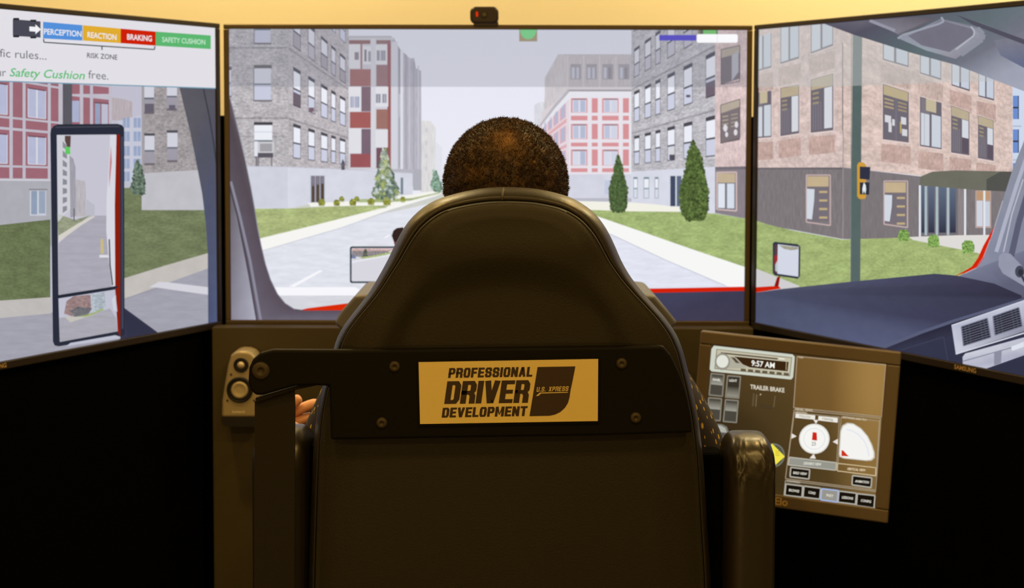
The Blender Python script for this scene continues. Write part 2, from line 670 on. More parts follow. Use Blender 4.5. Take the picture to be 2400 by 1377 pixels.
def tv(name, label, hinge, dirx, width=1.24, badge=True):
    """hinge = outer vertical edge next to the centre (or left edge), dirx = unit vector along the TV"""
    hinge, d = V(hinge), V(dirx)
    n = V((0, 0, 1)).cross(d)
    if n.y > 0:
        n = -n                              # faces the viewer
    root = empty(name, label, 'television', (hinge.x + d.x * width / 2, hinge.y + d.y * width / 2, ZB))

    def P(s_, z, dn=0.0):
        return V((hinge.x + d.x * s_, hinge.y + d.y * s_, z)) + n * dn
    bt, bb, bs = .0112, .0165, .0125
    bm = bmesh.new()
    lipd = .006

    def bar(s0, s1, z0, z1):
        fs = prism(bm, [P(s0, z0, 0), P(s1, z0, 0), P(s1, z1, 0), P(s0, z1, 0)], -n, .03)
    bar(0, width, ZT - bt, ZT)
    bar(0, width, ZB, ZB + bb)
    bar(0, bs, ZB + bb, ZT - bt)
    bar(width - bs, width, ZB + bb, ZT - bt)
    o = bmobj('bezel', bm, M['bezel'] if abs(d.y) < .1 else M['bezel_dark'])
    md = o.modifiers.new('Bevel', 'BEVEL')
    md.width = .002
    md.segments = 2
    adopt(o, root)
    bm = bmesh.new()
    prism(bm, [P(.01, ZB + .01, -.0065), P(width - .01, ZB + .01, -.0065), P(width - .01, ZT - .008, -.0065), P(.01, ZT - .008, -.0065)], -n, .028)
    prism(bm, [P(.2, ZB + .08, -.034), P(width - .2, ZB + .08, -.034), P(width - .2, ZT - .12, -.034), P(.2, ZT - .12, -.034)], -n, .03)
    adopt(bmobj('rear_housing', bm, M['bezel_side']), root)
    # brand lettering on the lower bezel
    uv, ts = text_mesh('SAMSUNG', .02)
    bm = bmesh.new()
    wl, hl = .052, .0085
    sgn = 1 if d.x > 0 else -1
    vs = [bm.verts.new(P(width / 2 + sgn * (u - .5) * wl, ZB + .0045 + v * hl, .0006)) for u, v in uv]
    for t in ts:
        try:
            bm.faces.new([vs[i] for i in t])
        except ValueError:
            pass
    adopt(bmobj('brand_lettering', bm, M['gold']), root)
    return root, n, P


tvC, nC, PC = tv('television', 'centre television showing the road ahead, webcam on top', (-.67704, 3.01063), (1, 0, 0))
cb = 1.02377
tvL, nL, PL = tv('television', 'left television showing safety cushion caption and side mirror', (-.68082, 2.99548), (-cos(cb), -sin(cb), 0))
cb = 1.03013
tvR, nR, PR = tv('television', 'right television showing brick building and truck dashboard', (.56434, 3.0046), (cos(cb), -sin(cb), 0))


def tv_pic(P, n, clip):
    return Pic(P(0, EYE, -.0062), n, clip)


def proj(p):
    q = V(p) - V((0, 0, EYE))
    z = q.dot(fw)
    return (CX + F_PX * q.dot(RT) / z, CY - F_PX * q.dot(UP) / z)


def clip_of(P, width=1.24):
    return [proj(P(a, b, -.0062)) for a, b in ((.009, ZT - .008), (width - .009, ZT - .008), (width - .009, ZB + .012), (.009, ZB + .012))]


# ------------------------------------------------------------------ centre picture
p = tv_pic(PC, nC, clip_of(PC))
p.grad(520, 50, 1770, 470, (229, 230, 243), (236, 236, 246), 0, 'flat')
# far left street side
p.poly([(985, 282), (1010, 284), (1021, 300), (1022, 450), (985, 450)], (221, 219, 220), 1, 'siding')
for yy in (300, 330, 360, 390):
    p.rect(996, yy, 1002, yy + 10, (205, 205, 212), 2)
p.poly([(1020, 330), (1036, 345), (1036, 450), (1020, 450)], (226, 227, 236), 1)
p.poly([(915, 87), (924, 89), (929, 101), (940, 118), (952, 128), (960, 137), (971, 136), (975, 160), (987, 166), (988, 444), (915, 420)],
       (183, 181, 192), 2, 'siding')
for (a, b, c_) in ((917, 932, (212, 212, 222)), (932, 936, (188, 188, 198)), (938, 945, (222, 222, 232)), (950, 953, (168, 165, 176)),
                   (958, 961, (200, 198, 208)), (968, 971, (170, 168, 180)), (979, 982, (198, 198, 208))):
    p.rect(a, 96 + (a - 915) * .9, b, 396, c_, 3)
p.poly([(934, 112), (938, 116), (938, 220), (935, 220)], (150, 148, 158), 4)
p.rect(935, 275, 938, 392, (160, 158, 170), 4)
p.poly([(968, 396), (988, 398), (988, 446), (968, 446)], (176, 176, 186), 4)
# red panelled building
p.rect(812, 84, 918, 398, (206, 204, 214), 4)
p.rect(812, 84, 918, 88, (190, 188, 196), 5)
p.rect(812, 88, 924, 94, (203, 202, 210), 5)
RD = [(818, 94, 868, 103, (148, 108, 104)), (882, 94, 916, 103, (150, 116, 114)), (845, 103, 849, 162, (165, 120, 116)),
      (820, 162, 869, 202, (166, 112, 108)), (882, 152, 911, 202, (158, 122, 124)), (820, 262, 869, 300, (164, 96, 94)),
      (882, 256, 911, 302, (158, 116, 108)), (821, 360, 869, 392, (154, 88, 92)), (882, 346, 913, 394, (118, 84, 96)),
      (908, 94, 916, 394, (156, 92, 90)), (847, 203, 869, 261, (128, 108, 120)), (847, 302, 869, 360, (122, 102, 116))]
for (a, b, c_, d, col) in RD:
    p.rect(a, b, c_, d, col, 5, 'plain')
WH = [(818, 104, 844, 160), (850, 108, 869, 151), (880, 105, 907, 150), (815, 203, 846, 262), (880, 203, 910, 250), (816, 300, 847, 359), (880, 304, 909, 345)]
for (a, b, c_, d) in WH:
    p.rect(a, b, c_, d, (224, 223, 230), 6)
for (a, b, c_, d, col) in ((831, 122, 841, 140, (150, 140, 148)), (854, 116, 859, 144, (132, 128, 138)), (863, 120, 869, 144, (160, 158, 168)),
                           (883, 118, 890, 142, (156, 156, 166)), (892, 118, 904, 142, (164, 164, 176)), (821, 226, 830, 252, (168, 172, 194)),
                           (832, 226, 842, 252, (160, 166, 190)), (881, 220, 892, 241, (146, 148, 160)), (896, 220, 906, 241, (150, 152, 166))):
    p.rect(a, b, c_, d, col, 7)
for x in (826, 836, 886, 901):
    p.rect(x, 222, x + 1, 252, (214, 214, 224), 8)
p.rect(869, 90, 880, 395, (214, 213, 222), 7)
# grey brick building, front and side faces
VL = (1126, 425)
p.rect(524, 50, 676, 392, (190, 186, 190), 8, 'brick')
p.vq(676, 817, -240, 391, 676, VL, (192, 186, 191), 8, 'brick', n=10, us=1.2)
p.line([(676, 60), (676, 392)], 2.0, (182, 178, 182), 9)
for yy in (275, 110):
    p.rect(530, yy, 676, yy + 4, (158, 154, 158), 9, 'brick')
    p.vq(676, 816, yy, yy + 5, 676, VL, (160, 155, 160), 9, 'brick', n=3)
p.rect(530, 318, 676, 321, (170, 166, 170), 9, 'brick')


def fwin(x0, x1, t, b, L=10, hi=(222, 224, 236), lo=(200, 203, 222)):
    p.rect(x0 - 1, t - 8, x1 + 2, t, (108, 104, 106), L)
    p.rect(x0, t, x1, t + (b - t) * .48, hi, L)
    p.rect(x0, t + (b - t) * .48, x1, t + (b - t) * .53, (116, 126, 138), L)
    p.rect(x0, t + (b - t) * .53, x1, b, lo, L)
    p.rect(x0 - 2, b, x1 + 2, b + 4, (120, 116, 120), L)
    p.rect(x0 - 2.5, t, x0, b, (138, 138, 146), L + 1)


fwin(597, 634, 38, 100)
fwin(596, 635, 160, 234, hi=(214, 216, 228))
fwin(532, 541, 164, 224)
p.rect(595, 286, 639, 293, (74, 72, 78), 10)
p.rect(596, 293, 638, 328, (236, 238, 246), 10)
p.rect(596, 308, 638, 310, (206, 208, 222), 11)
p.rect(596, 328, 638, 331, (110, 124, 132), 11)
p.rect(596, 331, 638, 369, (128, 124, 138), 10)
p.rect(596, 331, 605, 366, (226, 228, 238), 11)
p.rect(604, 332, 642, 358, (206, 205, 208), 12)      # air conditioner
p.rect(609, 336, 638, 355, (170, 168, 174), 13)
for k in range(5):
    p.rect(610, 338 + k * 3.5, 637, 339 + k * 3.5, (144, 142, 150), 14)
p.rect(604, 358, 640, 369, (92, 88, 98), 13)
for (a, b) in ((599, 603), (604, 607), (635, 638)):
    p.rect(a, 369, b, 389, (120, 114, 122), 12)
cols_ = [(688, 704), (723, 737), (753, 767), (777, 786), (797, 809)]
for ci, (a, b) in enumerate(cols_):
    p.window(a, b, -118, -36, 676, VL, 10)
    p.window(a, b, 18, 98, 676, VL, 10, hi=(222, 222, 234), lo=(190, 186, 198) if ci % 2 else (172, 166, 176))
    p.window(a, b, 154, 240, 676, VL, 10, low_dark=(ci == 0))
    p.window(a, b, 290, 367, 676, VL, 10)
p.rect(724, 252, 736, 262, (120, 96, 108), 13)
p.poly([(800, 382), (803, 372), (808, 380), (808, 398), (800, 398)], (96, 92, 104), 13, 'leaf')
# pale ground floor walls
p.poly([(560, 389), (676, 391), (676, 489), (560, 487)], (208, 210, 222), 9, 'plain')
p.poly([(676, 391), (818, 397), (967, 407), (967, 456), (912, 466), (728, 476), (676, 489)], (214, 216, 228), 9, 'plain')
p.line([(676, 391), (676, 489)], 1.5, (222, 224, 234), 10)
p.line([(560, 389), (676, 391), (818, 397), (967, 406)], 2, (196, 197, 210), 10)
p.rect(726, 410, 762, 476, (200, 204, 218), 10)
p.rect(729, 412, 760, 474, (120, 114, 124), 11)
for x in (731, 742, 753):
    p.rect(x, 430 + (x % 3) * 3, x + 6, 473, (84, 70, 58), 12)
    p.rect(x + 1, 414, x + 5, 430, (134, 130, 146), 12)
p.rect(738, 412, 740, 474, (176, 176, 190), 13)
p.rect(749, 412, 751, 474, (170, 170, 184), 13)
p.rect(939, 416, 945, 455, (120, 134, 146), 11)
# ground left
p.rect(524, 455, 1200, 760, (224, 226, 236), 3, 'road')
p.poly([(560, 489), (676, 489), (730, 476), (925, 470), (1040, 446), (1040, 470), (900, 500), (560, 600)], (206, 208, 200), 5, 'plain')
p.poly([(566, 489), (690, 488), (790, 483), (912, 481), (905, 487), (800, 512), (700, 537), (612, 559), (575, 568)], (172, 184, 126), 12, 'grass')
p.poly([(722, 475), (800, 473), (968, 455), (1010, 448), (1040, 446), (968, 470), (925, 482), (728, 484)], (244, 243, 236), 11)
p.poly([(838, 466), (905, 466), (965, 464), (1032, 450), (1028, 456), (965, 470), (900, 474), (838, 474)], (170, 182, 134), 12, 'grass')
p.poly([(600, 560), (750, 524), (905, 484), (1026, 453), (1036, 452), (1026, 458), (915, 491), (800, 532), (700, 561), (616, 586), (600, 588)], (247, 246, 242), 12)
p.line([(612, 588), (800, 534), (915, 493), (1026, 460)], 1.6, (206, 208, 216), 12)
p.poly([(677, 671), (750, 632), (757, 634), (690, 672)], (247, 247, 252), 6)
p.poly([(900, 556), (912, 549), (915, 551), (904, 558)], (247, 247, 252), 6)
p.poly([(600, 673), (900, 672), (900, 692), (600, 692)], (247, 247, 252), 6)
p.poly([(600, 692), (900, 692), (900, 735), (600, 735)], (214, 215, 222), 6, 'road')
# spruce, tree, bushes
p.blob([(356, 899, 902), (375, 894, 909), (392, 890, 914), (410, 885, 921), (430, 879, 927), (450, 873, 934), (463, 877, 930), (468, 888, 922)],
       (122, 138, 112), 14, jit=8, step=4, tufts=170, cols=[(178, 186, 118), (84, 104, 96), (196, 204, 204), (150, 164, 104), (104, 124, 112)])
p.blob([(399, 1016, 1021), (415, 1013, 1028), (430, 1009, 1036), (440, 1012, 1036), (450, 1018, 1034)], (128, 156, 138), 14, jit=4, tufts=40)
for (x, y, r) in ((754, 474, 8), (789, 475, 7.5), (801, 466, 6), (827, 474, 8), (836, 466, 6), (870, 472, 8), (907, 471, 9.5), (944, 467, 6)):
    p.blob([(y - r, x - r * .45, x + r * .45), (y - r * .4, x - r * .95, x + r * .95), (y + r * .4, x - r, x + r), (y + r * .9, x - r * .8, x + r * .8)],
           (138, 142, 62), 15, jit=1.6, step=1.5, tufts=26)
    p.disc(x, y + r, r, 1.5, (196, 198, 170), 13)
# hood, windscreen pillar and sill (left)
p.poly([(692, 729), (720, 722), (800, 712), (900, 700), (900, 732), (700, 730)], (216, 42, 6), 15)
pil = [(533, 208), (545, 252), (560, 312), (574, 372), (588, 440), (597, 490), (604, 535), (612, 575), (622, 618), (634, 655), (650, 688), (668, 710), (690, 723), (715, 727),
       (760, 727), (900, 726), (900, 765), (520, 765), (520, 208)]
p.poly(pil, None, 16, 'plain', [(104, 92, 98)] * 3 + [(92, 82, 90)] * 4 + [(90, 80, 92)] * 9 + [(120, 120, 138), (120, 115, 130), (80, 70, 76)])
p.poly([(537, 395), (541, 440), (553, 500), (571, 590), (603, 752), (530, 760), (530, 395)], None, 17, 'plain',
       [(96, 84, 90), (128, 124, 134), (146, 144, 158), (156, 154, 168), (176, 176, 192), (128, 122, 136), (80, 70, 74)])
p.line([(537, 430), (556, 505), (578, 610), (603, 755)], 4, (78, 72, 82), 18)
p.line([(541, 425), (562, 505), (586, 610), (612, 755)], 6, (140, 138, 154), 18)
p.line([(533, 208), (545, 252), (560, 312), (574, 372), (588, 440), (597, 490), (604, 535), (612, 575), (622, 618), (634, 655), (650, 688), (668, 710), (690, 724)], 2, (140, 140, 156), 18)
# hood mirror on the left
p.poly([(820, 560), (960, 560), (960, 700), (860, 690), (820, 664)], (226, 227, 236), 7, 'road')
p.poly(rr_pts(890, 620, 70, 43, 5), (44, 58, 66), 15)
p.poly(rr_pts(891, 620, 67, 39, 3), (216, 215, 224), 16)
p.rect(825, 582, 960, 588, (206, 172, 170), 17, 'leaf')
p.poly([(825, 586), (915, 586), (905, 597), (870, 600), (850, 602), (825, 600)], (140, 134, 136), 17, 'leaf')
p.poly([(842, 603), (880, 598), (925, 588), (925, 592), (880, 602), (850, 606)], (172, 186, 120), 18, 'leaf')
p.poly([(824, 596), (834, 600), (834, 606), (824, 605)], (120, 130, 160), 18)
p.poly([(824, 612), (925, 594), (925, 597), (824, 616)], (232, 232, 240), 17)
p.blob([(583, 855, 858), (602, 850, 862)], (90, 96, 84), 18, jit=2, tufts=10)
p.poly([(918, 552), (922, 540), (930, 534), (945, 532), (950, 545), (945, 560), (930, 566), (923, 566)], (52, 36, 34), 16)
p.poly([(922, 560), (932, 556), (932, 580), (924, 572)], (120, 54, 36), 15)

# right half: far buildings
p.poly([(1308, 127), (1482, 127), (1482, 212), (1330, 212), (1300, 240), (1276, 262), (1277, 182)], (200, 194, 198), 1, 'siding')
p.poly([(1308, 127), (1277, 182), (1276, 262), (1330, 212), (1330, 130)], (206, 200, 204), 2, 'siding')
for x in (1337, 1374, 1412, 1450):
    p.rect(x, 150, x + 25, 186, (170, 164, 170), 3, 'plain')
    p.rect(x + 3, 158, x + 10, 184, (200, 202, 216), 4)
    p.rect(x + 14, 158, x + 20, 184, (150, 146, 154) if x > 1380 else (198, 200, 214), 4)
    p.rect(x - 8, 130, x - 5, 205, (214, 208, 210), 3)
p.poly([(1252, 246), (1262, 240), (1280, 238), (1280, 420), (1252, 420)], (218, 218, 226), 1, 'siding')
p.poly([(1270, 262), (1300, 240), (1340, 205), (1340, 300), (1270, 330)], (216, 208, 212), 3, 'plain')
# pink and white building
VP_ = (1120, 440)
p.vq(1240, 1334, 216, 440, 1334, VP_, (228, 214, 222), 5, 'plain', n=6)
for (t, b) in ((228, 268), (288, 326), (348, 388)):
    for (a, b2) in ((1312, 1326), (1297, 1309), (1284, 1294), (1273, 1281)):
        p.vq(a, b2, t, b, 1334, VP_, (214, 176, 188), 6)
        p.vq(a + (b2 - a) * .3, b2 - (b2 - a) * .2, t + 3, b - 4, 1334, VP_, (178, 186, 212), 7)
for (t, b) in ((272, 282), (334, 342), (394, 402)):
    p.vq(1262, 1328, t, b, 1334, VP_, (222, 176, 182), 6)
p.poly([(1262, 296), (1300, 244), (1332, 208), (1334, 216), (1300, 254), (1268, 296)], (186, 182, 190), 7)
p.poly([(1270, 292), (1304, 250), (1334, 216), (1336, 230), (1300, 268), (1272, 300)], (230, 230, 238), 7)
p.rect(1333, 206, 1482, 412, (232, 226, 234), 5)
p.rect(1332, 204, 1482, 210, (202, 198, 204), 6)
p.rect(1332, 210, 1482, 214, (158, 152, 158), 6)
p.rect(1334, 214, 1482, 228, (230, 229, 238), 6)
for (t, b) in ((230, 264), (290, 326), (350, 388)):
    for x in (1338, 1411):
        p.rect(x, t, x + 39, b, (218, 156, 160), 6)
        p.rect(x + 4, t + 3, x + 36, b - 1, (224, 220, 232), 7)
        p.rect(x + 6, t + 5, x + 18, b - 2, (190, 196, 218) if t < 340 else (214, 218, 232), 8)
        p.rect(x + 22, t + 5, x + 34, b - 2, (180, 188, 212) if x < 1400 else (208, 212, 228), 8)
        p.rect(x + 4, t + 1, x + 36, t + 4, (150, 120, 128), 8)
    for x in (1387, 1460):
        p.rect(x, t, x + 14, b, (214, 148, 152), 6)
for (t, b) in ((271, 282), (334, 343), (394, 403)):
    for (a, b2) in ((1338, 1377), (1387, 1401), (1411, 1450), (1460, 1474)):
        p.rect(a, t, b2, b, (216, 150, 154), 6)
p.rect(1330, 408, 1482, 474, (212, 213, 226), 7, 'plain')
p.rect(1330, 464, 1482, 472, (186, 186, 198), 8)
p.rect(1417, 422, 1436, 455, (196, 202, 222), 8)
p.rect(1476, 220, 1481, 410, (230, 230, 238), 7)
# grey brick building on the right
VR = (1060, 430)
p.vq(1480, 1678, -230, 391, 1676, VR, (194, 192, 198), 8, 'brick', n=12, us=1.2)
for yy in (255, 105):
    p.vq(1481, 1676, yy, yy + 5, 1676, VR, (162, 159, 166), 9, 'brick', n=4)
for ci, (a, b) in enumerate(((1487, 1498), (1512, 1525), (1537, 1547), (1565, 1581), (1603, 1622), (1655, 1677))):
    p.window(a, b, -172, -86, 1676, VR, 10)
    p.window(a, b, -20, 70, 1676, VR, 10, hi=(222, 222, 232), lo=(196, 194, 206))
    p.window(a, b, 125, 221, 1676, VR, 10, low_dark=(ci == 5))
    p.window(a, b, 275, 363, 1676, VR, 10)
p.rect(1567, 345, 1581, 362, (214, 214, 218), 13)
p.rect(1569, 362, 1581, 374, (84, 80, 92), 13)
p.rect(1608, 222, 1618, 228, (96, 90, 102), 13)
p.poly([(1480, 402), (1678, 390), (1678, 500), (1590, 486), (1480, 478)], (216, 218, 231), 9, 'plain')
for (a, b) in ((1485, 1494), (1509, 1521), (1535, 1543)):
    p.rect(a, 415, b, 419, (110, 128, 134), 10)
    p.rect(a, 419, b, 440, (236, 238, 246), 10)
    p.rect(a, 440, b, 443, (130, 150, 156), 10)
    p.rect(a, 443, b, 462, (216, 220, 232), 10)
    p.frame([(a, 415), (b, 415), (b, 464), (a, 464)], 1.4, (150, 166, 174), 11)
p.rect(1569, 411, 1598, 484, (216, 220, 230), 10)
p.rect(1571, 412, 1583, 483, (66, 76, 100), 11)
p.rect(1586, 412, 1597, 483, (96, 106, 130), 11)
# ground right
p.poly([(1300, 471), (1482, 472), (1600, 484), (1760, 512), (1760, 760), (1200, 760), (1200, 480)], (226, 228, 241), 5, 'road')
p.poly([(1330, 470), (1478, 474), (1530, 478), (1592, 485), (1592, 497), (1480, 496), (1390, 492), (1330, 492)], (243, 241, 230), 10)
p.poly([(1340, 490), (1480, 495), (1590, 496), (1676, 500), (1760, 514), (1760, 632), (1620, 583), (1500, 541), (1404, 508), (1360, 492)], (164, 182, 118), 11, 'grass')
p.poly([(1395, 505), (1500, 541), (1620, 583), (1760, 630), (1760, 690), (1700, 668), (1560, 608), (1460, 562), (1395, 530)], (247, 247, 246), 12)
p.line([(1430, 548), (1560, 609), (1700, 669)], 2, (196, 200, 212), 13)
p.blob([(364, 1448, 1450), (376, 1443, 1455), (392, 1438, 1461), (408, 1437, 1463), (425, 1430, 1468), (440, 1427, 1472), (470, 1428, 1471), (490, 1430, 1468), (498, 1438, 1462)],
       (78, 98, 60), 14, jit=3, tufts=150)
p.blob([(328, 1623, 1625), (340, 1619, 1631), (355, 1612, 1640), (380, 1608, 1648), (400, 1606, 1652), (425, 1596, 1657), (450, 1592, 1662), (480, 1593, 1662), (500, 1596, 1659), (518, 1610, 1648)],
       (82, 100, 54), 14, jit=4, tufts=320)
# brown building right edge
VB = (1080, 395)
p.poly([(1676, 50), (1765, 50), (1765, 390), (1676, 391)], (220, 198, 197), 12, 'pinkbrick')
p.poly([(1676, 391), (1765, 389), (1765, 515), (1676, 499)], (138, 130, 136), 12, 'siding')
p.poly([(1676, 391), (1765, 389), (1765, 396), (1676, 398)], (118, 112, 120), 13, 'siding')
for (a, b, c_, d, e) in ((1690, 1734, 116, 106, 0), (1689, 1734, 246, 232, 1)):
    h = 92 if e == 0 else 100
    p.poly([(a, c_), (b, d), (b, d + h - 14 if e == 0 else d + h - 4), (a, c_ + h - 10)], (126, 116, 120), 13, 'plain')
    p.poly([(a, c_), (b, d), (b, d + 18), (a, c_ + 20)], (182, 170, 156), 14, 'plain')
    if e == 0:
        p.poly([(a + 25, c_ + 14), (b - 3, d + 10), (b - 3, d + 62), (a + 25, c_ + 74)], (184, 184, 192), 14)
    else:
        for k in range(4):
            p.poly([(a + 4, c_ + 26 + k * 9), (a + 18, c_ + 24 + k * 9), (a + 18, c_ + 27 + k * 9), (a + 4, c_ + 29 + k * 9)], (176, 164, 146), 14)
            p.poly([(a + 24, c_ + 22 + k * 9), (a + 40, c_ + 19 + k * 9), (a + 40, c_ + 22 + k * 9), (a + 24, c_ + 25 + k * 9)], (168, 158, 144), 14)
        for (x, y, r) in ((1700, 300, 7), (1726, 292, 6), (1703, 315, 5), (1724, 310, 6)):
            p.disc(x, y, r * .7, r * 1.2, (222, 220, 226), 15)
    p.frame([(a, c_), (b, d), (b, d + h - 8), (a, c_ + h - 10)], 1.6, (92, 84, 90), 15)
p.frame([(1680, 404), (1726, 403), (1726, 494), (1680, 490)], 3, (214, 190, 188), 13)
p.rect(1682, 406, 1723, 428, (196, 178, 150), 13, 'plain')
p.rect(1682, 428, 1723, 490, (120, 118, 128), 13)
p.rect(1683, 430, 1699, 487, (224, 230, 240), 14)
p.rect(1704, 430, 1721, 488, (214, 222, 234), 14)
# hood and dash right
p.poly([(1450, 677), (1620, 674), (1760, 671), (1760, 681), (1620, 684), (1450, 688)], (212, 34, 8), 15)
p.poly([(1450, 687), (1620, 684), (1760, 680), (1760, 765), (1450, 765)], None, 15, 'plain',
       [(64, 66, 92), (66, 66, 92), (60, 58, 80), (64, 60, 80), (66, 64, 86)])
p.poly([(890, 702), (1050, 684), (1200, 677), (1460, 677), (1460, 690), (1200, 692), (890, 732)], (214, 38, 7), 14)
p.poly([(890, 727), (1050, 706), (1200, 692), (1460, 687), (1460, 765), (890, 765)], (70, 68, 90), 14, 'plain')
# signal, caption veil, progress bar
p.rect(1217, 60, 1259, 97, (174, 158, 118), 16)
p.disc(1238, 70, 19, 22, (128, 224, 142), 17)
p.rect(1636, 60, 1646, 80, (150, 130, 88), 16)
p.rect(1641, 60, 1682, 80, (84, 96, 74), 17)
p.rect(1648, 60, 1679, 80, (122, 210, 108), 18)
p.poly([(500, 40), (1780, 40), (1780, 204), (500, 203)], (112, 116, 132), 20, 'veil')
p.rect(1545, 82, 1632, 95, (92, 84, 190), 22)
p.poly(rr_pts(1681, 90, 48, 10, 4), (250, 250, 253), 22)
p.line([(1681, 80), (1681, 100)], 1, (214, 216, 226), 23)
p.build('screen', tvC)
# ------------------------------------------------------------------ left picture
p = tv_pic(PL, nL, clip_of(PL))
HZ = (3054, 290)     # where the screen's own horizontals run to in the photo
WW, RDC = (190, 186, 198), (156, 104, 116)
p.rect(-700, -300, 520, 1300, (192, 190, 206), 0, 'flat')
# red and white building
p.poly([(-700, -60), (262, 190), (262, 450), (-700, 450)], WW, 1, 'plain')
xs = [(-8, 22), (30, 53), (60, 112), (119, 137)]
allx = []
for k in range(-6, 1):
    allx += [(a + k * 112, b + k * 112) for a, b in ((-52, -34), (-26, 22), (30, 53), )]
cells = []
for k in range(-5, 1):
    o_ = k * 114
    cells += [(60 + o_, 112 + o_, 1), (30 + o_, 53 + o_, 0), ]
cells += [(119, 137, 0), (-58, 22, 1)]
cells = [c_ for c_ in cells if not (c_[0] < 22 and c_[0] > -60 and c_[2] == 1 and c_[0] != -58)]
rowsy = [(158, 190, 0), (195, 277, 1), (282, 302, 0), (308, 388, 1), (393, 418, 0)]


def sl(x, y):      # rows rise a little towards the left of the building, flat near the horizon
    return y + (x - 60) * (430 - y) * .0007


for (a, b, wn) in cells:
    for (t, bt_, big) in rowsy:
        p.poly([(a, sl(a, t)), (b, sl(b, t)), (b, sl(b, bt_)), (a, sl(a, bt_))], RDC, 2, 'plain')
        if wn and big:
            a2, b2 = (a + 6, b - 5)
            q = [(a2, sl(a2, t + 10)), (b2, sl(b2, t + 10)), (b2, sl(b2, bt_ - 4)), (a2, sl(a2, bt_ - 4))]
            p.poly(q, (180, 184, 210), 3, 'plain')
            p.frame(q, 2.5, (202, 200, 214), 4)
            p.line([q[0], q[1]], 3, (118, 78, 90), 5)
            mx_ = (a2 + b2) / 2
            p.line([(mx_, sl(mx_, t + 11)), (mx_, sl(mx_, bt_ - 4))], 4, (214, 214, 226), 5)
p.poly([(-700, 418), (118, 423), (330, 428), (330, 560), (-700, 640)], (172, 172, 180), 3, 'plain')
p.line([(-700, 416), (118, 422)], 4, (204, 203, 212), 4)
for x in (70, -160, -390):
    p.rect(x, 444, x + 38, 505, (200, 204, 216), 5)
    p.rect(x + 3, 447, x + 17, 502, (142, 156, 178), 6, 'plain')
    p.rect(x + 21, 447, x + 36, 500, (152, 164, 184), 6, 'plain')
    p.rect(x - 2, 442, x + 41, 446, (142, 138, 146), 6)
# second face right of the pole
p.rect(165, 180, 262, 320, WW, 3, 'plain')
for (a, b) in ((168, 187), (195, 211), (218, 255)):
    for (t, bt_) in ((196, 217), (225, 300)):
        t2 = t + (a - 168) * .10
        p.poly([(a, t2), (b, t2 + (b - a) * .10), (b, bt_ + 3), (a, bt_ + 3)], RDC, 4, 'plain')
p.rect(169, 236, 186, 286, (170, 176, 204), 5, 'plain')
p.rect(223, 241, 235, 292, (150, 160, 188), 5, 'plain')
p.rect(238, 243, 253, 292, (188, 188, 206), 5)
p.line([(221, 240), (255, 243)], 3, (118, 78, 90), 6)
p.rect(147, 180, 169, 330, (92, 90, 98), 7, 'plain')
# distance
p.poly([(262, 228), (290, 232), (310, 238), (310, 278), (290, 282), (262, 282)], (182, 172, 178), 2, 'siding')
p.poly([(276, 284), (312, 274), (332, 270), (332, 440), (276, 440)], (196, 198, 214), 3)
for (a, b) in ((288, 304), (313, 330)):
    for t in (276, 308, 342, 372, 402):
        p.rect(a, t, b, t + 23, (152, 166, 196), 4, 'plain')
        p.line([((a + b) / 2, t), ((a + b) / 2, t + 23)], 1.4, (196, 198, 214), 5)
# grey brick building
p.poly([(332, 190), (480, 190), (480, 400), (332, 406)], (164, 158, 160), 5, 'brick')
p.poly([(332, 190), (337, 190), (337, 404), (332, 404)], (164, 158, 162), 6)
for (a, b, t, bt_) in ((338, 361, 192, 262), (391, 415, 192, 254), (339, 362, 318, 382), (392, 416, 311, 375)):
    p.rect(a - 1, t - 6, b + 1, t, (84, 82, 90), 6)
    p.rect(a, t, b, t + (bt_ - t) * .52, (208, 209, 220), 6)
    p.rect(a, t + (bt_ - t) * .52, b, t + (bt_ - t) * .58, (104, 110, 122), 6)
    p.rect(a, t + (bt_ - t) * .58, b, bt_, (158, 154, 166), 6, 'plain')
    p.rect(a, bt_, b, bt_ + 5, (112, 106, 112), 6)
p.rect(339, 243, 361, 264, (104, 98, 112), 7)
p.rect(396, 246, 411, 258, (104, 98, 112), 7)
p.poly([(332, 406), (480, 397), (480, 492), (332, 492)], (192, 191, 198), 6, 'plain')
p.blob([(374, 321, 323), (390, 316, 332), (405, 312, 336), (425, 309, 340), (440, 305, 341), (456, 312, 340)], (94, 110, 96), 8, jit=4, tufts=110)
# ground
p.poly([(-700, 640), (0, 527), (118, 514), (118, 720), (-700, 760)], (106, 117, 82), 6, 'grass')
p.poly([(280, 440), (332, 440), (332, 490), (500, 489), (500, 600), (390, 628), (280, 660)], (116, 126, 92), 5, 'grass')
p.poly([(-700, 690), (0, 704), (120, 696), (120, 734), (0, 745), (-700, 780)], (190, 186, 184), 7, 'plain')
p.poly([(-700, 779), (0, 744), (120, 732), (500, 620), (500, 900), (-700, 1300)], (162, 161, 174), 4, 'road')
p.poly([(280, 655), (390, 621), (500, 589), (500, 624), (395, 662), (280, 704)], (194, 189, 184), 7, 'plain')
p.line([(280, 704), (340, 684), (380, 672)], 2, (150, 150, 160), 8)
p.poly([(350, 672), (372, 660), (392, 661), (500, 674), (500, 692), (440, 684), (372, 674)], (212, 211, 220), 9)
# door pillar
p.poly([(417, 190), (430, 245), (446, 310), (462, 390), (474, 455), (482, 520), (487, 590), (488, 770), (520, 770), (520, 190)],
       None, 10, 'plain', [(92, 90, 98)] * 3 + [(84, 86, 102)] * 2 + [(80, 86, 112)] * 2 + [(74, 82, 116), (84, 94, 128), (86, 84, 94)])
p.line([(474, 195), (490, 270), (500, 330), (512, 420)], 3, (58, 58, 68), 11)
p.poly([(290, 720), (372, 780), (250, 830), (280, 800)], (54, 54, 76), 9)
p.poly([(290, 727), (380, 788), (300, 800)], (50, 50, 70), 9)
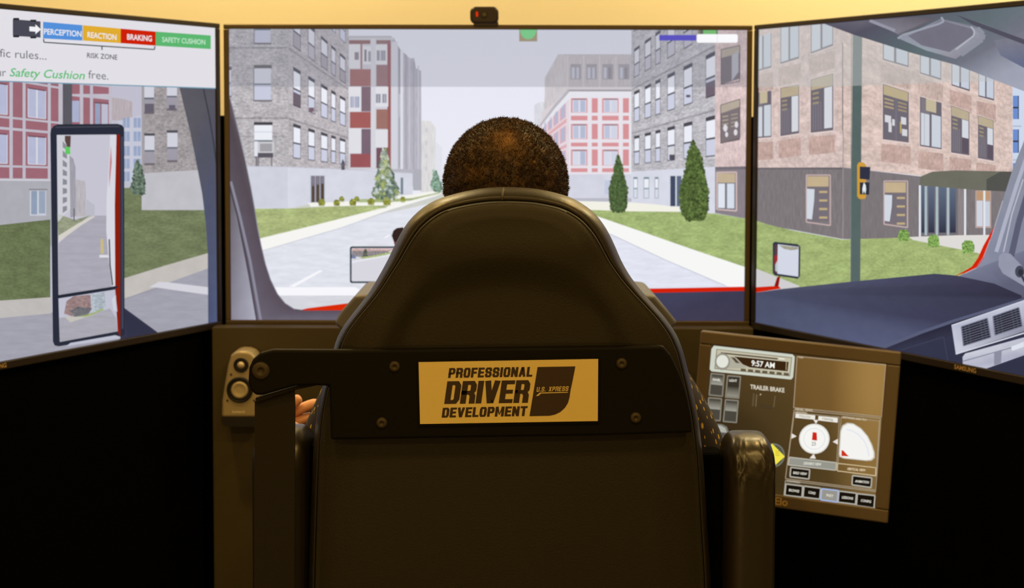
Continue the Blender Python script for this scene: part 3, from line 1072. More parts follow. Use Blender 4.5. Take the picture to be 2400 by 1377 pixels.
# side mirror
p.poly([(118, 312), (120, 302), (126, 295), (136, 291), (276, 290), (286, 293), (291, 300), (292, 780), (290, 786), (138, 811), (128, 809), (124, 800)], (42, 46, 60), 12, 'plain')
p.line([(286, 320), (287, 770)], 4, (66, 72, 92), 13)
p.line([(130, 298), (280, 296)], 3, (70, 70, 84), 13)
p.poly([(133, 316), (272, 315), (270, 670), (137, 691)], (198, 196, 210), 14)
p.poly([(137, 570), (165, 545), (215, 505), (250, 505), (262, 560), (266, 671), (137, 691)], (170, 168, 180), 15, 'road')
p.poly([(134, 500), (175, 515), (215, 503), (160, 540), (137, 560)], (150, 156, 130), 15, 'grass')
p.poly([(137, 552), (185, 522), (220, 505), (222, 508), (190, 528), (138, 566)], (212, 208, 200), 16)
p.poly([(134, 316), (152, 316), (154, 330), (162, 355), (165, 490), (152, 502), (136, 520)], (206, 206, 214), 15)
for k in range(8):
    p.poly([(147, 330 + k * 22), (157, 342 + k * 20), (157, 352 + k * 20), (147, 345 + k * 22)], (140, 140, 150), 16)
p.poly([(163, 364), (172, 372), (177, 392), (178, 505), (165, 510)], (160, 158, 168), 15, 'siding')
p.poly([(178, 420), (200, 424), (202, 506), (178, 508)], (184, 180, 186), 15, 'siding')
p.poly([(202, 466), (222, 480), (222, 504), (202, 506)], (186, 186, 198), 15)
p.rect(172, 488, 175, 518, (104, 108, 116), 17)
p.poly([(152, 318), (166, 318), (165, 345), (160, 350), (152, 330)], (92, 70, 66), 17)
p.poly([(153, 344), (164, 344), (165, 361), (153, 361)], (96, 200, 96), 18)
p.poly([(236, 560), (242, 560), (243, 594), (236, 594)], (200, 186, 130), 16)
p.poly([(233, 597), (256, 597), (256, 603), (233, 603)], (224, 222, 230), 17)
p.poly([(258, 316), (274, 316), (272, 670), (262, 670), (254, 600), (249, 540), (250, 460), (256, 380)], (216, 216, 226), 17)
p.poly([(260, 340), (262, 380), (256, 440), (256, 410)], (196, 120, 128), 18)
p.line([(256, 560), (258, 620), (264, 668)], 3, (60, 60, 70), 18)
p.poly([(273, 315), (281, 315), (282, 790), (276, 776), (270, 670), (269, 480)], (136, 30, 14), 18)
p.line([(134, 694), (276, 672)], 5, (38, 42, 54), 19)
p.poly([(137, 699), (270, 678), (276, 775), (140, 800)], (192, 192, 208), 15)
p.poly([(139, 745), (180, 738), (240, 728), (258, 722), (272, 745), (276, 776), (140, 801)], (170, 168, 178), 16, 'road')
p.poly([(150, 735), (156, 705), (172, 694), (212, 690), (214, 726), (200, 738), (175, 742)], (158, 132, 132), 16, 'brick')
p.poly([(214, 688), (245, 684), (248, 722), (216, 732)], (176, 186, 196), 16, 'brick')
p.poly([(165, 728), (180, 718), (216, 722), (205, 738), (175, 742)], (112, 112, 118), 17, 'brick')
p.poly([(178, 740), (215, 734), (240, 722), (244, 725), (205, 742)], (160, 178, 110), 17)
p.poly([(150, 741), (200, 742), (235, 732), (165, 755)], (196, 192, 186), 17)
p.poly([(262, 700), (272, 690), (275, 730), (266, 726)], (206, 210, 222), 18)
p.poly([(155, 811), (165, 803), (270, 785), (280, 788), (283, 792)], (190, 192, 208), 13)
# caption
p.poly([(-700, -300), (520, -300), (520, 207), (0, 189), (-700, 168)], (226, 224, 230), 20)
p.line([(-700, 169), (0, 190), (520, 207.5)], 2.5, (110, 156, 180), 21)
p.poly([(30, 45), (95, 50), (95, 88), (30, 84)], (74, 74, 86), 22)
for (x, y) in ((38, 44), (78, 48), (38, 85), (78, 87.5)):
    p.rect(x - 7, y - 2, x + 7, y + 2.5, (34, 34, 40), 23)
p.poly([(69, 62), (83, 63), (83, 57), (96, 69), (83, 80), (83, 74), (69, 73)], (242, 242, 246), 23)
for (a, t, b, t2, b2, b1, col, s_, tx) in (
        (101, 51, 193, 59, 95, 90, (84, 144, 218), 'PERCEPTION', (103, 80, 191, 86)),
        (194, 59, 283, 67, 101, 95, (224, 172, 48), 'REACTION', (205, 87.5, 273, 94)),
        (283, 67, 365, 74, 107, 101, (204, 34, 8), 'BRAKING', (298, 92.5, 356, 97)),
        (365, 74, 494, 83, 115, 107, (92, 182, 112), 'SAFETY CUSHION', (380, 98, 481, 104.5))):
    p.poly([(a, t), (b, t2), (b, b2), (a, b1)], col, 22)
    p.text(s_, *tx, 13 if s_ != 'SAFETY CUSHION' else 11.5, (236, 236, 240) if 'SAF' not in s_ else (196, 230, 204), 23, bold=.018)
p.line([(102, 91), (103, 99), (362, 116), (363, 108)], 2.6, (40, 56, 60), 22)
p.line([(239, 108), (239, 117)], 2.6, (40, 56, 60), 22)
p.text('RISK ZONE', 204, 135, 275, 140, 11.5, (80, 80, 86), 22, bold=.012)
p.text('traffic rules...', -42, 130.5, 109, 140, 19, (112, 112, 118), 22)
p.text('your', -34, 177, 14, 179, 19, (112, 112, 118), 22)
p.text('Safety Cushion', 22, 178.5, 197, 186, 19, (96, 190, 122), 22, bold=.012, lean=.25)
p.text('free.', 207, 183.5, 254, 187, 19, (112, 112, 118), 22)
p.build('screen', tvL)
# ------------------------------------------------------------------ right picture
p = tv_pic(PR, nR, clip_of(PR))
p.rect(1760, -400, 3300, 1500, (232, 236, 246), 0)
VA, VC = (1080, 395), (3400, 545)
# pink brick building: left face, right face
p.vq(1765, 1975, -60, 392, 1975, VA, (214, 193, 188), 2, 'pinkbrick', n=8, us=-1.2)
p.vq(1975, 2373, -60, 392, 1975, VC, (216, 194, 186), 2, 'pinkbrick', n=12, us=1.2)
p.vq(1765, 1975, 392, 560, 1975, VA, (128, 121, 124), 2, 'siding', n=4, us=-1.2)
p.poly([(1975, 392), (2373, 438), (2373, 560), (1975, 560)], (126, 119, 122), 2, 'siding')
p.line([(1975, 100), (1975, 305)], 2, (104, 94, 98), 3)
p.line([(1976, 305), (1976, 560)], 2, (156, 146, 148), 3)
p.vq(1765, 1975, 392, 397, 1975, VA, (108, 103, 108), 3, 'siding')


def bw(x0, x1, t0, t1, b0, b1, style, L=4):
    """window given by its photo corners: top-left t0, top-right t1, bottom-left b0, bottom-right b1"""
    def X(u):
        return x0 + (x1 - x0) * u

    def Yv(u, v):
        a = t0 + (t1 - t0) * u
        b = b0 + (b1 - b0) * u
        return a + (b - a) * v

    def q(u0_, v0, u1_, v1, col, l, kind='flat'):
        p.poly([(X(u0_), Yv(u0_, v0)), (X(u1_), Yv(u1_, v0)), (X(u1_), Yv(u1_, v1)), (X(u0_), Yv(u0_, v1))], col, l, kind)
    q(-.03, -.02, 1.03, 1.03, (226, 206, 202), L - 1)
    q(0, 0, 1, 1, (112, 106, 116), L)
    if style == 'pale':
        q(.04, 0, .43, .96, (206, 212, 224), L + 1)
        q(.52, 0, .96, .95, (198, 206, 220), L + 1)
    elif style == 'blind':
        q(.03, .01, .97, .21, (186, 172, 146), L + 1, 'plain')
        q(.60, .22, .95, .95 if x1 < 1960 else .62, (214, 216, 224), L + 1)
        q(.60, .62, .95, .97, (96, 86, 98), L + 1) if x1 >= 1960 else None
        for k in range(3):
            q(.08, .26 + k * .09, .36, .30 + k * .09, (160, 146, 122), L + 2)
        for k in range(4):
            q(.10 + k * .11, .45, .13 + k * .11, .96, (138, 132, 142), L + 2)
    elif style == 'curtain':
        q(.05, .02, .45, .32, (128, 122, 130), L + 1)
        q(.28, .0, .75, .25, (196, 184, 156), L + 2)
        q(.05, .32, .44, .97, (208, 212, 220), L + 1)
        q(.54, .30, .96, .97, (204, 210, 220), L + 1)
        q(.2, .32, .22, .97, (160, 162, 172), L + 2)
    elif style == 'shelf':
        q(.03, .01, .97, .19, (186, 172, 140), L + 1, 'plain')
        for k in range(3):
            q(.06, .24 + k * .07, .42, .275 + k * .07, (176, 158, 128), L + 2)
            q(.58, .24 + k * .07, .92, .275 + k * .07, (160, 144, 118), L + 2)
        for (a, b, c_, d) in ((.08, .55, .32, .68), (.22, .68, .34, .85), (.36, .60, .46, .72), (.70, .52, .90, .66), (.74, .75, .94, .88), (.66, .62, .72, .84)):
            q(a, b, c_, d, (214, 214, 220) if a != .66 else (190, 170, 110), L + 2)
        q(.48, .2, .54, .98, (120, 116, 128), L + 3)


for (a, b, t0, t1, b0, b1, st) in (
        (1770, 1808, 90, 76, 168, 158, 'pale'), (1829, 1873, 52, 38, 150, 137, 'pale'), (1900, 1953, 30, 10, 126, 107, 'pale'),
        (1770, 1808, 218, 212, 324, 321, 'curtain'), (1829, 1873, 206, 198, 319, 312, 'blind'), (1900, 1953, 186, 172, 311, 305, 'blind'),
        (2069, 2130, 60, 80, 140, 158, 'pale'), (2156, 2206, 90, 102, 172, 188, 'pale'), (2230, 2273, 120, 132, 200, 214, 'pale'), (2293, 2330, 140, 150, 226, 236, 'pale'),
        (2069, 2130, 196, 216, 326, 334, 'shelf'), (2156, 2207, 226, 241, 342, 350, 'curtain'), (2229, 2272, 247, 262, 357, 364, 'blind'), (2292, 2329, 270, 282, 370, 377, 'blind')):
    bw(a, b, t0, t1, b0, b1, st)
    g_ = 10
    p.poly([(a - 4, b0 + g_), (b + 4, b1 + g_), (b + 4, b1 + 52), (a - 4, b0 + 52)], (196, 168, 160) if (b0 > 250 or a > 2200) else (198, 176, 168), 3, 'pinkbrick')
for (x0, x1, yt, yb) in ((1890, 1946, 410, 528), (2072, 2127, 424, 533)):
    p.frame([(x0, yt), (x1, yt), (x1, yb), (x0, yb - 8)], 3, (196, 174, 172), 4)
    p.rect(x0 + 2, yt + 3, x1 - 4, yt + 27, (196, 176, 142), 4, 'plain')
    p.rect(x0 + 2, yt + 27, x1 - 4, yb - 10, (120, 112, 120), 4, 'plain')
    p.poly([(x0 + 1, yt + 32), (x0 + 19, yt + 33), (x0 + 18, yt + 60), (x0 + 13, yb - 14), (x0 + 1, yb - 16)], (210, 216, 226), 5)
    for k in range(4):
        p.rect(x0 + 30, yt + 37 + k * 20, x0 + 49, yt + 42 + k * 20, (192, 172, 132), 5)
# entrance: canopy, posts, glass doors
p.rect(2157, 435, 2245, 552, (116, 112, 118), 5)
for (a, b) in ((2160, 2168), (2176, 2190), (2201, 2217), (2226, 2240)):
    p.grad(a, 436, b, 545, (98, 110, 132), (52, 54, 72), 6)
for x in (2170, 2196, 2222):
    p.rect(x - 3.5, 436, x + 3.5, 551, (150, 164, 172), 7)
    p.rect(x - .8, 436, x + .8, 551, (206, 216, 222), 8)
p.rect(2245, 440, 2262, 552, (140, 132, 134), 5, 'siding')
p.rect(2286, 446, 2323, 534, (184, 160, 154), 5)
p.rect(2289, 448, 2320, 468, (190, 152, 118), 6)
p.rect(2289, 470, 2303, 530, (206, 212, 224), 6)
p.rect(2307, 472, 2320, 530, (200, 206, 220), 6)
for x in (2156, 2262, 2307):
    p.rect(x - 2.4, 434, x + 2.4, 556 + (x - 2156) * .03, (226, 230, 236), 9)
p.poly([(2156, 414), (2185, 402), (2240, 399), (2373, 402), (2373, 449), (2300, 446), (2156, 434)], (110, 110, 98), 10, 'plain')
p.poly([(2312, 420), (2345, 402), (2373, 402), (2373, 449), (2312, 446)], (84, 84, 80), 11, 'plain')
# blue and white building beyond
p.rect(2373, 100, 3300, 520, (206, 216, 236), 3)
for y in (224, 303, 382):
    for k in range(3):
        p.rect(2374 + k * 40, y, 2386 + k * 40, y + 55, (110, 142, 206), 4)
        p.rect(2386 + k * 40, y, 2388 + k * 40, y + 55, (52, 58, 82), 5)
        p.rect(2374 + k * 40, y + 26, 2386 + k * 40, y + 30, (60, 66, 92), 5)
        p.rect(2374 + k * 40, y + 70, 2394 + k * 40, y + 73, (176, 186, 206), 4)
# grass, paths, bushes
p.poly([(1765, 514), (1800, 526), (1860, 540), (1975, 561), (2130, 556), (2240, 566), (3300, 700), (3300, 900), (1765, 900)], (164, 181, 118), 5, 'grass')
p.poly([(2130, 555), (2240, 551), (2330, 550), (2360, 620), (2290, 592), (2210, 576), (2140, 562)], (222, 219, 216), 11)
p.poly([(1765, 626), (1800, 640), (1875, 670), (1850, 682), (1765, 690)], (208, 206, 208), 11)
for (x, y, r) in ((2118, 551, 13), (2188, 564, 14), (2269, 578, 15)):
    p.blob([(y - r, x - r * .5, x + r * .5), (y - r * .5, x - r * .9, x + r * .9), (y + r * .3, x - r, x + r), (y + r, x - r * .8, x + r * .8)],
           (124, 160, 84), 12, jit=2, step=2, tufts=60)
# pole and pedestrian signal
p.poly([(1999, 60), (2021, 60), (2016, 670), (1993, 670)], (88, 104, 102), 12, 'plain')
p.line([(1996, 80), (1994, 660)], 1.5, (112, 126, 126), 13)
p.poly([(2009, 386), (2013, 380), (2022, 380), (2030, 386), (2030, 460), (2027, 466), (2014, 466), (2009, 460)], (206, 156, 62), 13)
p.poly([(2015, 390), (2040, 391), (2038, 421), (2015, 419)], (50, 52, 70), 14)
p.poly([(2015, 427), (2038, 427), (2037, 456), (2015, 455)], (46, 50, 60), 14)
p.poly([(2025, 427), (2029, 434), (2030, 444), (2028, 455), (2025, 446), (2022, 455), (2021, 443), (2023, 433)], (226, 234, 236), 15)
# right hood mirror
p.poly([(1814, 672), (1821, 650), (1829, 645), (1824, 674)], (142, 20, 16), 13)
p.poly([(1811, 570), (1816, 566), (1870, 572), (1876, 578), (1875, 646), (1870, 653), (1816, 645), (1811, 640)], (50, 56, 70), 14)
p.poly([(1823, 572), (1872, 578), (1871, 648), (1822, 641)], (212, 216, 230), 15)
p.poly([(1825, 574), (1871, 579), (1871, 584), (1855, 586), (1838, 583)], (160, 158, 140), 16, 'leaf')
p.poly([(1815, 572), (1823, 573), (1822, 641), (1814, 638)], (86, 62, 70), 15)
p.poly([(1815, 600), (1822, 596), (1822, 622), (1816, 622)], (170, 40, 40), 16)
p.poly([(1817, 620), (1823, 608), (1823, 638), (1817, 634)], (190, 200, 204), 17)
p.poly([(1765, 673), (1812, 670), (1826, 671), (1830, 676), (1765, 686)], (206, 34, 8), 13)
# roof lining with grab handle
p.poly([(1930, 55), (2020, 40), (3300, -400), (3300, 900), (2430, 225), (2330, 187), (2240, 152), (2140, 125), (2000, 81)],
       None, 14, 'plain', [(92, 88, 104), (110, 108, 120), (130, 130, 144), (160, 162, 180), (166, 170, 188), (158, 162, 178), (112, 114, 128), (92, 108, 112), (84, 82, 98)])
p.poly([(2035, 47), (2140, 40), (2195, 42), (2108, 84), (2100, 78)], None, 15, 'plain', [(120, 118, 132), (104, 98, 108), (96, 90, 98), (98, 94, 104), (132, 130, 142)])
p.line([(2038, 48), (2098, 72)], 7, (150, 150, 166), 16)
p.poly([(2106, 90), (2205, 44), (2290, 62), (2306, 75), (2305, 92), (2240, 138), (2170, 118)], None, 15, 'plain',
       [(146, 150, 164), (128, 128, 142), (112, 112, 126), (150, 152, 166), (146, 146, 160), (146, 142, 154), (150, 158, 168)])
p.poly([(2128, 84), (2206, 48), (2280, 68), (2282, 82), (2225, 122), (2160, 106)], (116, 114, 128), 16, 'plain')
p.line([(2104, 90), (2116, 82), (2200, 56), (2212, 50), (2206, 40)], 5, (156, 160, 174), 17)
p.line([(2276, 62), (2284, 74), (2282, 84), (2240, 116)], 4, (176, 178, 190), 17)
p.line([(2290, 66), (2304, 80), (2302, 92), (2252, 128)], 12, (142, 144, 158), 16)
p.poly([(2330, 95), (2400, 80), (3300, 60), (3300, 300), (2440, 180), (2345, 130)], None, 15, 'plain',
       [(124, 124, 138), (118, 118, 134), (110, 110, 126), (80, 88, 126), (86, 96, 134), (112, 116, 138)])
p.poly([(2280, 58), (2400, 104), (2460, 126), (2400, 92), (2240, 34)], (82, 80, 94), 16)
# windscreen pillar on the right
p.poly([(2430, 250), (2400, 330), (2372, 400), (2350, 470), (2327, 545), (2305, 600), (2288, 628), (2262, 640), (2240, 650), (2330, 680), (2400, 720), (3300, 1200), (3300, 250)],
       None, 13, 'plain', [(140, 144, 160)] * 4 + [(136, 140, 160)] * 3 + [(120, 124, 146)] * 2 + [(96, 98, 120), (92, 92, 112), (70, 72, 92), (90, 92, 112)])
p.line([(2414, 345), (2384, 430), (2356, 520), (2335, 590)], 9, (174, 178, 196), 14)
p.line([(2440, 350), (2412, 440), (2388, 520), (2370, 600)], 14, (92, 94, 116), 14)
p.line([(2398, 420), (2372, 500), (2352, 590)], 3, (186, 188, 202), 15)
p.line([(2350, 470), (2327, 545), (2305, 602), (2287, 628), (2262, 640)], 2, (176, 178, 190), 16)
p.poly([(2332, 528), (2322, 560), (2306, 604), (2290, 626), (2265, 638), (2236, 647), (2262, 634), (2278, 624), (2292, 604), (2305, 575)], (214, 36, 8), 16)
p.poly([(2341, 600), (2350, 592), (2368, 594), (2400, 628), (2440, 640), (2440, 700), (2400, 670), (2350, 640), (2340, 622)], (150, 152, 172), 15, 'plain')
p.disc(2390, 636, 11, 14, (72, 74, 90), 17)
p.disc(2392, 638, 6, 8, (48, 50, 62), 18)
p.line([(2392, 640), (2402, 660), (2440, 700)], 6, (60, 62, 76), 17)
# dashboard
p.poly([(1765, 686), (1830, 677), (1990, 660), (2190, 641), (2240, 645), (2330, 664), (2394, 692), (2396, 704), (2234, 756), (2160, 790), (2070, 822), (1765, 900)],
       None, 17, 'plain', [(76, 80, 104), (80, 84, 106), (78, 80, 106), (66, 66, 90), (66, 66, 88), (58, 56, 76), (50, 48, 66), (58, 58, 78), (62, 62, 86), (84, 88, 116), (88, 94, 124), (84, 90, 118)])
p.poly([(2070, 810), (2160, 778), (2234, 748), (2396, 697), (3300, 560), (3300, 1500), (1900, 1100), (2040, 830)],
       None, 18, 'plain', [(48, 48, 66), (42, 42, 60), (44, 42, 58), (60, 60, 78), (60, 60, 80), (40, 40, 56), (40, 42, 60), (52, 54, 76)])
p.line([(2064, 816), (2160, 778), (2234, 752), (2396, 702), (2700, 640)], 7, (90, 94, 120), 19)
p.line([(2110, 820), (2212, 789), (2222, 850)], 2, (66, 66, 88), 19)
# silver vents and trim
p.poly([(2230, 762), (2400, 704), (2700, 620), (2700, 700), (2400, 776), (2240, 828)], None, 20, 'plain',
       [(186, 190, 208), (196, 198, 214), (200, 200, 214), (160, 162, 180), (140, 142, 160), (206, 208, 222)])
p.line([(2230, 762), (2400, 704), (2700, 620)], 2, (214, 218, 232), 21)
p.line([(2240, 829), (2400, 780), (2700, 704)], 3, (214, 216, 230), 21)
for (q, n_) in ((((2253, 765), (2314, 745), (2322, 790), (2258, 810)), 8), (((2327, 741), (2388, 720), (2396, 764), (2332, 785)), 8)):
    p.poly(q, (38, 38, 50), 21)
    for k in range(1, n_):
        a = k / n_
        L0 = (q[0][0] + (q[3][0] - q[0][0]) * a, q[0][1] + (q[3][1] - q[0][1]) * a)
        R0 = (q[1][0] + (q[2][0] - q[1][0]) * a, q[1][1] + (q[2][1] - q[1][1]) * a)
        p.line([L0, R0], 1.4, (116, 118, 136), 22)
    for k in range(1, 7):
        a = k / 7
        if k in (3, 4):
            continue
        T0 = (q[0][0] + (q[1][0] - q[0][0]) * a, q[0][1] + (q[1][1] - q[0][1]) * a)
        B0 = (q[3][0] + (q[2][0] - q[3][0]) * a, q[3][1] + (q[2][1] - q[3][1]) * a)
        p.line([T0, B0], 1.6, (84, 86, 102), 23)
    p.frame(q, 2.4, (120, 122, 142), 24)
p.poly([(2256, 836), (2262, 828), (2400, 790), (2700, 720), (2700, 790), (2400, 832), (2292, 870), (2257, 862)], None, 20, 'plain',
       [(196, 198, 212), (206, 208, 220), (190, 192, 208), (180, 182, 200), (150, 152, 170), (170, 172, 192), (196, 198, 214), (180, 182, 200)])
p.line([(2257, 846), (2400, 806), (2700, 740)], 2, (120, 124, 146), 21)
p.poly([(2330, 824), (2348, 819), (2346, 850), (2330, 856)], (140, 142, 160), 21)
p.poly([(2370, 812), (2400, 800), (2400, 812), (2372, 822)], (222, 226, 238), 22)
# caption veil
p.poly([(1740, 40), (1740, 205), (2000, 201), (2330, 190), (2330, 187), (2240, 152), (2140, 125), (2000, 81), (1930, 55), (1900, 20)], (188, 192, 192), 25, 'lightveil')
p.build('screen', tvR)
# ================================================================== WEBCAM on the centre television
YT = 3.01063
wc = empty('webcam', 'small black webcam clipped on top of the centre television', 'webcam', atY(1135, 56, YT))
bm = bmesh.new()
pts = rr_pts(1135, 35, 33.5, 20, 13, 6)
pts = [(x - (y - 35) * .0 + (-.08 * (y - 15) if x < 1135 else .0) * 0, y) for x, y in pts]
prism(bm, [atY(x, y, YT - .006) for x, y in pts], V((0, 1, 0)), .03)
o = bmobj('camera_body', bm, M['webcam'], smooth=False)
md = o.modifiers.new('Bevel', 'BEVEL'); md.width = .005; md.segments = 3
adopt(o, wc)
bm = bmesh.new()
box(bm, atY(1110, 62, YT - .003) + V((0, 0, 0)), atY(1168, 50, YT) + V((0, .05, 0)), .002)
adopt(bmobj('clip', bm, M['webcam']), wc)
bm = bmesh.new()
c_ = atY(1135, 34, YT - .006)
cyl(bm, c_ - V((0, .002, 0)), c_ + V((0, .004, 0)), .0085, seg=28)
adopt(bmobj('lens_ring', bm, M['bezel_side']), wc)
bm = bmesh.new()
cyl(bm, c_ - V((0, .0035, 0)), c_, .005, seg=24)
adopt(bmobj('lens', bm, M['bezel']), wc)
bm = bmesh.new()
prism(bm, [atY(x, y, YT - .0068) for x, y in ((1115, 28), (1119, 26.5), (1120.5, 30), (1120.5, 38), (1117, 40), (1115, 36))], V((0, 1, 0)), .002)
adopt(tag(bmobj('logo_mark', bm, M['redmark']), 'small glowing red mark on the webcam front'), wc)  # red logo mark, no lamp; its glow is added emission

# ================================================================== DISPLAY STAND behind the televisions
zs = atY(1142, 272, 3.12).z
st = empty('display_stand', 'black steel stand holding the three televisions from behind', 'stand', (-.05, 3.13, 0))
for x0 in (-.83, .58):
    bm = bmesh.new()
    box(bm, (x0 - .0, 3.12, .02), (x0 + .25, 3.16, zs), .003)
    adopt(bmobj('upright', bm, M['black']), st)
    bm = bmesh.new()
    box(bm, (x0 + .06, 2.98, 0), (x0 + .19, 3.42, .02), .003)
    adopt(bmobj('foot', bm, M['black']), st)
for z in (1.02, 1.22):
    bm = bmesh.new()
    box(bm, (-.62, 3.065, z), (.5, 3.12, z + .06), .003)
    box(bm, (-.83, 3.12, z), (.83, 3.135, z + .06), .002)
    adopt(bmobj('crossbar', bm, M['black']), st)
for sx, n_, hx, dx in ((-1, nL, V((-.68082, 2.99548, 0)), V((-cos(1.02377), -sin(1.02377), 0))), (1, nR, V((.56434, 3.0046, 0)), V((cos(1.03013), -sin(1.03013), 0)))):
    bm = bmesh.new()
    a = hx + dx * .1 - n_ * .085
    b = hx + dx * .8 - n_ * .085
    prism(bm, [a + V((0, 0, 1.1)), b + V((0, 0, 1.1)), b + V((0, 0, 1.16)), a + V((0, 0, 1.16))], n_, .022)
    cyl(bm, a + V((0, 0, 1.13)) + dx * .02, V((a.x + (.02 if sx < 0 else -.02), 3.13, 1.13)), .02, seg=12)
    adopt(bmobj('side_arm', bm, M['black']), st)

# ================================================================== CONSOLE and side cabinets
ZC = atY(1000, 771, 2.95).z
cn = empty('driving_console', 'dark brown console cabinet under the centre television with dash hood and wheel', 'console', (-.05, 2.6, 0))
xl = atY(500, 1000, 2.95).x
bm = bmesh.new()
box(bm, (xl, 2.945, 0), (.56, 2.985, ZC + .004), .002)
adopt(bmobj('front_panel', bm, M['console']), cn)
bm = bmesh.new()
box(bm, (-.28, 2.36, .45), (.27, 2.945, .80), .02)
box(bm, (-.2, 2.5, 0), (.19, 2.945, .45), .01)
adopt(bmobj('pedestal', bm, M['bezel_side']), cn)
YH = 2.32
bm = bmesh.new()
hp = [(832, 692), (870, 689), (1500, 689), (1534, 692), (1566, 728), (1582, 748), (1588, 757), (1576, 770), (1500, 782), (870, 782), (797, 772), (783, 757), (788, 748), (800, 728)]
prism(bm, [atY(x, y, YH) for x, y in hp], V((0, 1, 0)), .20)
o = bmobj('dash_hood', bm, M['hood'])
md = o.modifiers.new('Bevel', 'BEVEL'); md.width = .006; md.segments = 3
adopt(o, cn)
bm = bmesh.new()
h0 = atY(1188, 760, YH)
box(bm, (h0.x - .2, 2.42, .72), (h0.x + .2, 2.6, h0.z), .01)
adopt(bmobj('instrument_binnacle', bm, M['bezel_side']), cn)
# steering wheel
WC = V((-.012, 2.09, .875))
wt = Matrix.Translation(WC) @ Matrix.Rotation(radians(38), 4, 'X')
WR = .285
bm = bmesh.new()
tube(bm, [wt @ V((WR * cos(a), WR * sin(a), 0)) for a in [2 * pi * k / 64 for k in range(64)]], .0145, 12, True)
rim = bmobj('steering_wheel', bm, M['bezel_side'], smooth=True)
adopt(rim, cn)
bm = bmesh.new()
for a in (0.15, pi - .15, 1.5 * pi - .3, 1.5 * pi + .3):
    tube(bm, [wt @ V((.05 * cos(a), .05 * sin(a), -.03)), wt @ V((.16 * cos(a), .16 * sin(a), -.022)), wt @ V((WR * cos(a), WR * sin(a), 0))], [.016, .013, .009], 8)
o = bmobj('wheel_spokes', bm, M['bezel_side'], smooth=True)
o.parent = rim
bm = bmesh.new()
cyl(bm, wt @ V((0, 0, -.05)), wt @ V((0, 0, -.015)), .07, .06, 28)
o = bmobj('wheel_hub', bm, M['bezel_side'])
o.parent = rim
bm = bmesh.new()
cyl(bm, wt @ V((0, 0, -.45)), wt @ V((0, 0, -.05)), .035, seg=20)
adopt(bmobj('steering_column', bm, M['bezel_side']), cn)
for i, x in enumerate((-.12, .02, .14)):
    bm = bmesh.new()
    box(bm, (x - .03, 2.42, .06), (x + .03, 2.43, .16), .003, Matrix.Translation((0, 0, 0)))
    cyl(bm, (x, 2.43, .12), (x, 2.51, .2), .008, seg=8)
    adopt(bmobj('pedal', bm, M['bezel_side']), cn)

for (nm, hx, dx, n_, lab) in (('side_cabinet', V((-.69, 2.955, 0)), V((-cos(1.02377), -sin(1.02377), 0)), nL, 'plain black cabinet panel under the left television'),
                              ('side_cabinet', V((.60, 2.955, 0)), V((cos(1.03013), -sin(1.03013), 0)), nR, 'plain black cabinet panel under the right television')):
    r_ = empty(nm, lab, 'cabinet', hx + dx * .6)
    bm = bmesh.new()
    a, b = hx + dx * .012 - n_ * .03, hx + dx * 1.22 - n_ * .03
    zt = V((0, 0, ZB - .002))
    prism(bm, [a, b, b + zt, a + zt], -n_, .02)
    adopt(bmobj('front_board', bm, M['black']), r_)
    bm = bmesh.new()
    b0 = b - n_ * .02
    prism(bm, [b0, b0 - n_ * .3, b0 - n_ * .3 + zt, b0 + zt], -dx, .02)
    adopt(bmobj('end_board', bm, M['black']), r_)

# ================================================================== SPEAKER
YS = 2.88
sp = empty('desktop_speaker', 'small champagne satellite speaker on the console left of the seat', 'speaker', atY(563, 998, YS))
bm = bmesh.new()
out = [(541, 832), (548, 825), (562, 822), (578, 823), (590, 828), (597, 836), (602, 860), (606, 900), (608, 978), (519, 978), (520, 940), (526, 900), (534, 855)]
prism(bm, [atY(x, y, YS) for x, y in out], V((0, 1, 0)), .062)
o = bmobj('cabinet_body', bm, M['speaker'])
md = o.modifiers.new('Bevel', 'BEVEL'); md.width = .006; md.segments = 3
adopt(o, sp)
bm = bmesh.new()
prism(bm, [atY(x, y, YS - .002) for x, y in ((519, 976), (608, 976), (608, 992), (602, 999), (526, 999), (519, 990))], V((0, 1, 0)), .067)
adopt(bmobj('foot', bm, M['bezel_side']), sp)


def driver(px, py, r_px, nm, coned):
    c = atY(px, py, YS)
    r = r_px / F_PX * YS
    bm = bmesh.new()
    tube(bm, [c + V((r * cos(a), -.001, r * sin(a))) for a in [2 * pi * k / 36 for k in range(36)]], r * .12, 8, True)
    ring = bmobj(nm + '_surround', bm, M['bezel_side'], smooth=True)
    adopt(ring, sp)
    bm = bmesh.new()
    cyl(bm, c + V((0, -.0012, 0)), c + V((0, .002, 0)), r * .98, seg=36)
    adopt(bmobj(nm + '_recess', bm, M['bezel_side']), sp)
    bm = bmesh.new()
    prof = [(.72, -.002), (.66, -.006), (.5, -.0045), (.2, -.0025), (.0, -.004)] if coned else [(.55, -.002), (.45, -.006), (.3, -.008), (0, -.009)]
    rings = []
    for f_, d_ in prof:
        if f_ == 0:
            rings.append([bm.verts.new(c + V((0, d_, 0)))])
        else:
            rings.append([bm.verts.new(c + V((r * f_ * cos(2 * pi * k / 32), d_, r * f_ * sin(2 * pi * k / 32)))) for k in range(32)])
    for i in range(len(rings) - 1):
        A, B = rings[i], rings[i + 1]
        for k in range(32):
            if len(B) == 1:
                bm.faces.new((A[k], A[(k + 1) % 32], B[0]))
            else:
                bm.faces.new((A[k], A[(k + 1) % 32], B[(k + 1) % 32], B[k]))
    adopt(bmobj(nm, bm, M['cone'], smooth=True), sp)


